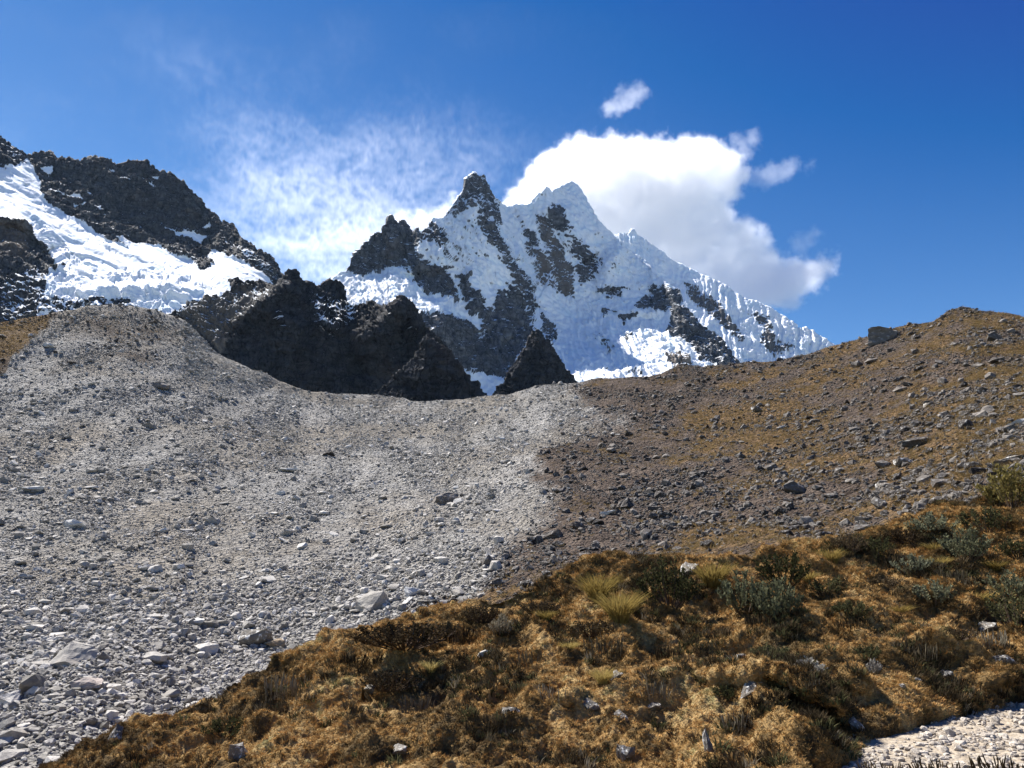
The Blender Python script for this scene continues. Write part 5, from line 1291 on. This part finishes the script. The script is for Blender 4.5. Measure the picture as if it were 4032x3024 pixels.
M_cum = mat_cloud('cumulus', .0065, .40)
def body(cp, pad, vox, *a):
    lo = cp.min(0) - pad; hi = cp.max(0) + pad
    vol_cloud('cloud', cp, a[0], lo, hi, np.maximum(8, ((hi - lo) / vox)).astype(int), *a[1:])
body(np.concatenate([fill(cum, 2600, 30, 5650, 6150), px_pt([1600, 1660, 1720, 1780, 1850, 1930, 1980], [900, 870, 850, 830, 835, 850, 860], 5900)]), 170, 12.0,
     112.0, M_cum, 'big white cumulus cloud billowing behind the snow peak', .0095, 3.7)
M_puff = mat_cloud('thin_cloud', .0014, .5)
def puff(cx, cy, w, h, label, n=40):
    q = rc.normal(size=(n, 2)) * np.array([w, h * .5]) * .34 * V_
    q[:, 1] -= q[:, 0] * (h / w) * .6
    body(px_pt(cx * V_ + q[:, 0], cy * V_ + q[:, 1] , rc.uniform(5850, 5950, n)), 110, 8.0, 62.0, M_puff, label, .014, 3.4)
puff(1345, 222, 60, 46, 'small wispy cloud above the big cumulus')
puff(1675, 375, 80, 30, 'small flat cloud right of the big cumulus, upper one')
puff(1745, 515, 26, 26, 'tiny round cloud above the right tail of the cumulus')
puff(1590, 330, 40, 60, 'thin wisp hanging off the upper right side of the cumulus')

# high thin rippled cloud: a slab of air 160 m thick, far behind the mountains
def high_cloud(label):
    lo, hi = (-5200, 4300, 3500), (1900, 10800, 3660)
    me = bpy.data.meshes.new('high_cloud')
    me.vertices.add(1)
    me.vertices.foreach_set('co', [(-1500.0), 7500.0, 3580.0])
    mat = mat_cloud('high_cloud', .0020, .6); me.materials.append(mat)
    ng = bpy.data.node_groups.new('high_cloud', 'GeometryNodeTree')
    ng.interface.new_socket('Geometry', in_out='INPUT', socket_type='NodeSocketGeometry')
    ng.interface.new_socket('Geometry', in_out='OUTPUT', socket_type='NodeSocketGeometry')
    N_, L_ = ng.nodes, ng.links
    go = N_.new('NodeGroupOutput'); pos = N_.new('GeometryNodeInputPosition')
    def vm(op, a, b):
        q = N_.new('ShaderNodeVectorMath'); q.operation = op
        for k_, v_ in enumerate((a, b)):
            if hasattr(v_, 'is_output'): L_.new(v_, q.inputs[k_])
            elif v_ is not None: q.inputs[k_].default_value = v_
        return q.outputs['Value'] if op in ('LENGTH', 'DISTANCE') else q.outputs[0]
    def m(op, a, b=0.0):
        q = N_.new('ShaderNodeMath'); q.operation = op
        for k_, v_ in enumerate((a, b)):
            if hasattr(v_, 'is_output'): L_.new(v_, q.inputs[k_])
            else: q.inputs[k_].default_value = v_
        return q.outputs[0]
    def noise(vec, scale, det, rough, col=False):
        q = N_.new('ShaderNodeTexNoise'); q.inputs['Scale'].default_value = scale; q.inputs['Detail'].default_value = det; q.inputs['Roughness'].default_value = rough
        L_.new(vec, q.inputs['Vector']); return q.outputs['Color'] if col else q.outputs[0]
    def mr(v, a, b):
        q = N_.new('ShaderNodeMapRange'); q.interpolation_type = 'SMOOTHSTEP'; L_.new(v, q.inputs[0]); q.inputs[1].default_value = a; q.inputs[2].default_value = b; return q.outputs[0]
    w = vm('MULTIPLY', vm('SUBTRACT', noise(pos.outputs[0], .0016, 4, .6, True), (.5, .5, .5)), (900, 900, 60))
    p2 = vm('ADD', pos.outputs[0], w)
    st = vm('MULTIPLY', p2, (1.0, .55, 1.0))
    n1 = noise(st, .0085, 6, .62)
    rip = m('SUBTRACT', 1.0, m('MULTIPLY', m('ABSOLUTE', m('SUBTRACT', n1, .5)), 5.0))
    n2 = noise(pos.outputs[0], .0011, 3, .5)
    n3 = noise(st, .019, 4, .6)
    e = vm('LENGTH', vm('MULTIPLY', vm('SUBTRACT', p2, (-1450, 7900, 3580)), (1 / 2350, 1 / 2900, 0)), None)
    core = mr(e, 1.12, .25)
    n3b = noise(st, .05, 3, .6)
    f = m('ADD', m('MULTIPLY', rip, .50), m('ADD', m('MULTIPLY', n2, .55), m('ADD', m('MULTIPLY', n3, .55), m('MULTIPLY', n3b, .25))))
    f = m('ADD', f, m('MULTIPLY', core, .22))
    dens = m('MULTIPLY', mr(f, 1.03, 1.62), m('ADD', m('MULTIPLY', core, .75), m('MULTIPLY', mr(e, 1.9, .9), .12)))
    vc = N_.new('GeometryNodeVolumeCube'); L_.new(dens, vc.inputs['Density'])
    vc.inputs['Min'].default_value = lo; vc.inputs['Max'].default_value = hi
    for ax, rr in zip('XYZ', (470, 420, 6)): vc.inputs['Resolution ' + ax].default_value = rr
    sm_ = N_.new('GeometryNodeSetMaterial'); sm_.inputs['Material'].default_value = mat
    L_.new(vc.outputs[0], sm_.inputs['Geometry']); L_.new(sm_.outputs[0], go.inputs[0])
    o = link('high_cloud', me, None, label=label, category='cloud')
    md = o.modifiers.new('cloud', 'NODES'); md.node_group = ng
high_cloud('thin rippled white cloud veil spread across the sky left of the snow peak')

# ------------------------------------------------------------------ thin mountain air
t = NT('haze')
v = t.n.new('ShaderNodeVolumePrincipled')
v.inputs['Color'].default_value = (.45, .68, 1.0, 1); v.inputs['Density'].default_value = 4.5e-6; v.inputs['Anisotropy'].default_value = .2
t.l.new(v.outputs[0], t.out.inputs['Volume'])
hb = np.array([(x_, y_, z_) for z_ in (-60.0, 2650.0) for y_ in (-5000.0, 5330.0) for x_ in (-5200.0, 5200.0)])
me = mesh_from('haze', hb, [(0, 2, 3, 1), (4, 5, 7, 6), (0, 1, 5, 4), (2, 6, 7, 3), (0, 4, 6, 2), (1, 3, 7, 5)], smooth=False)
link('haze', me, t.m, kind='stuff', label='thin bluish mountain air over the whole valley', category='haze')
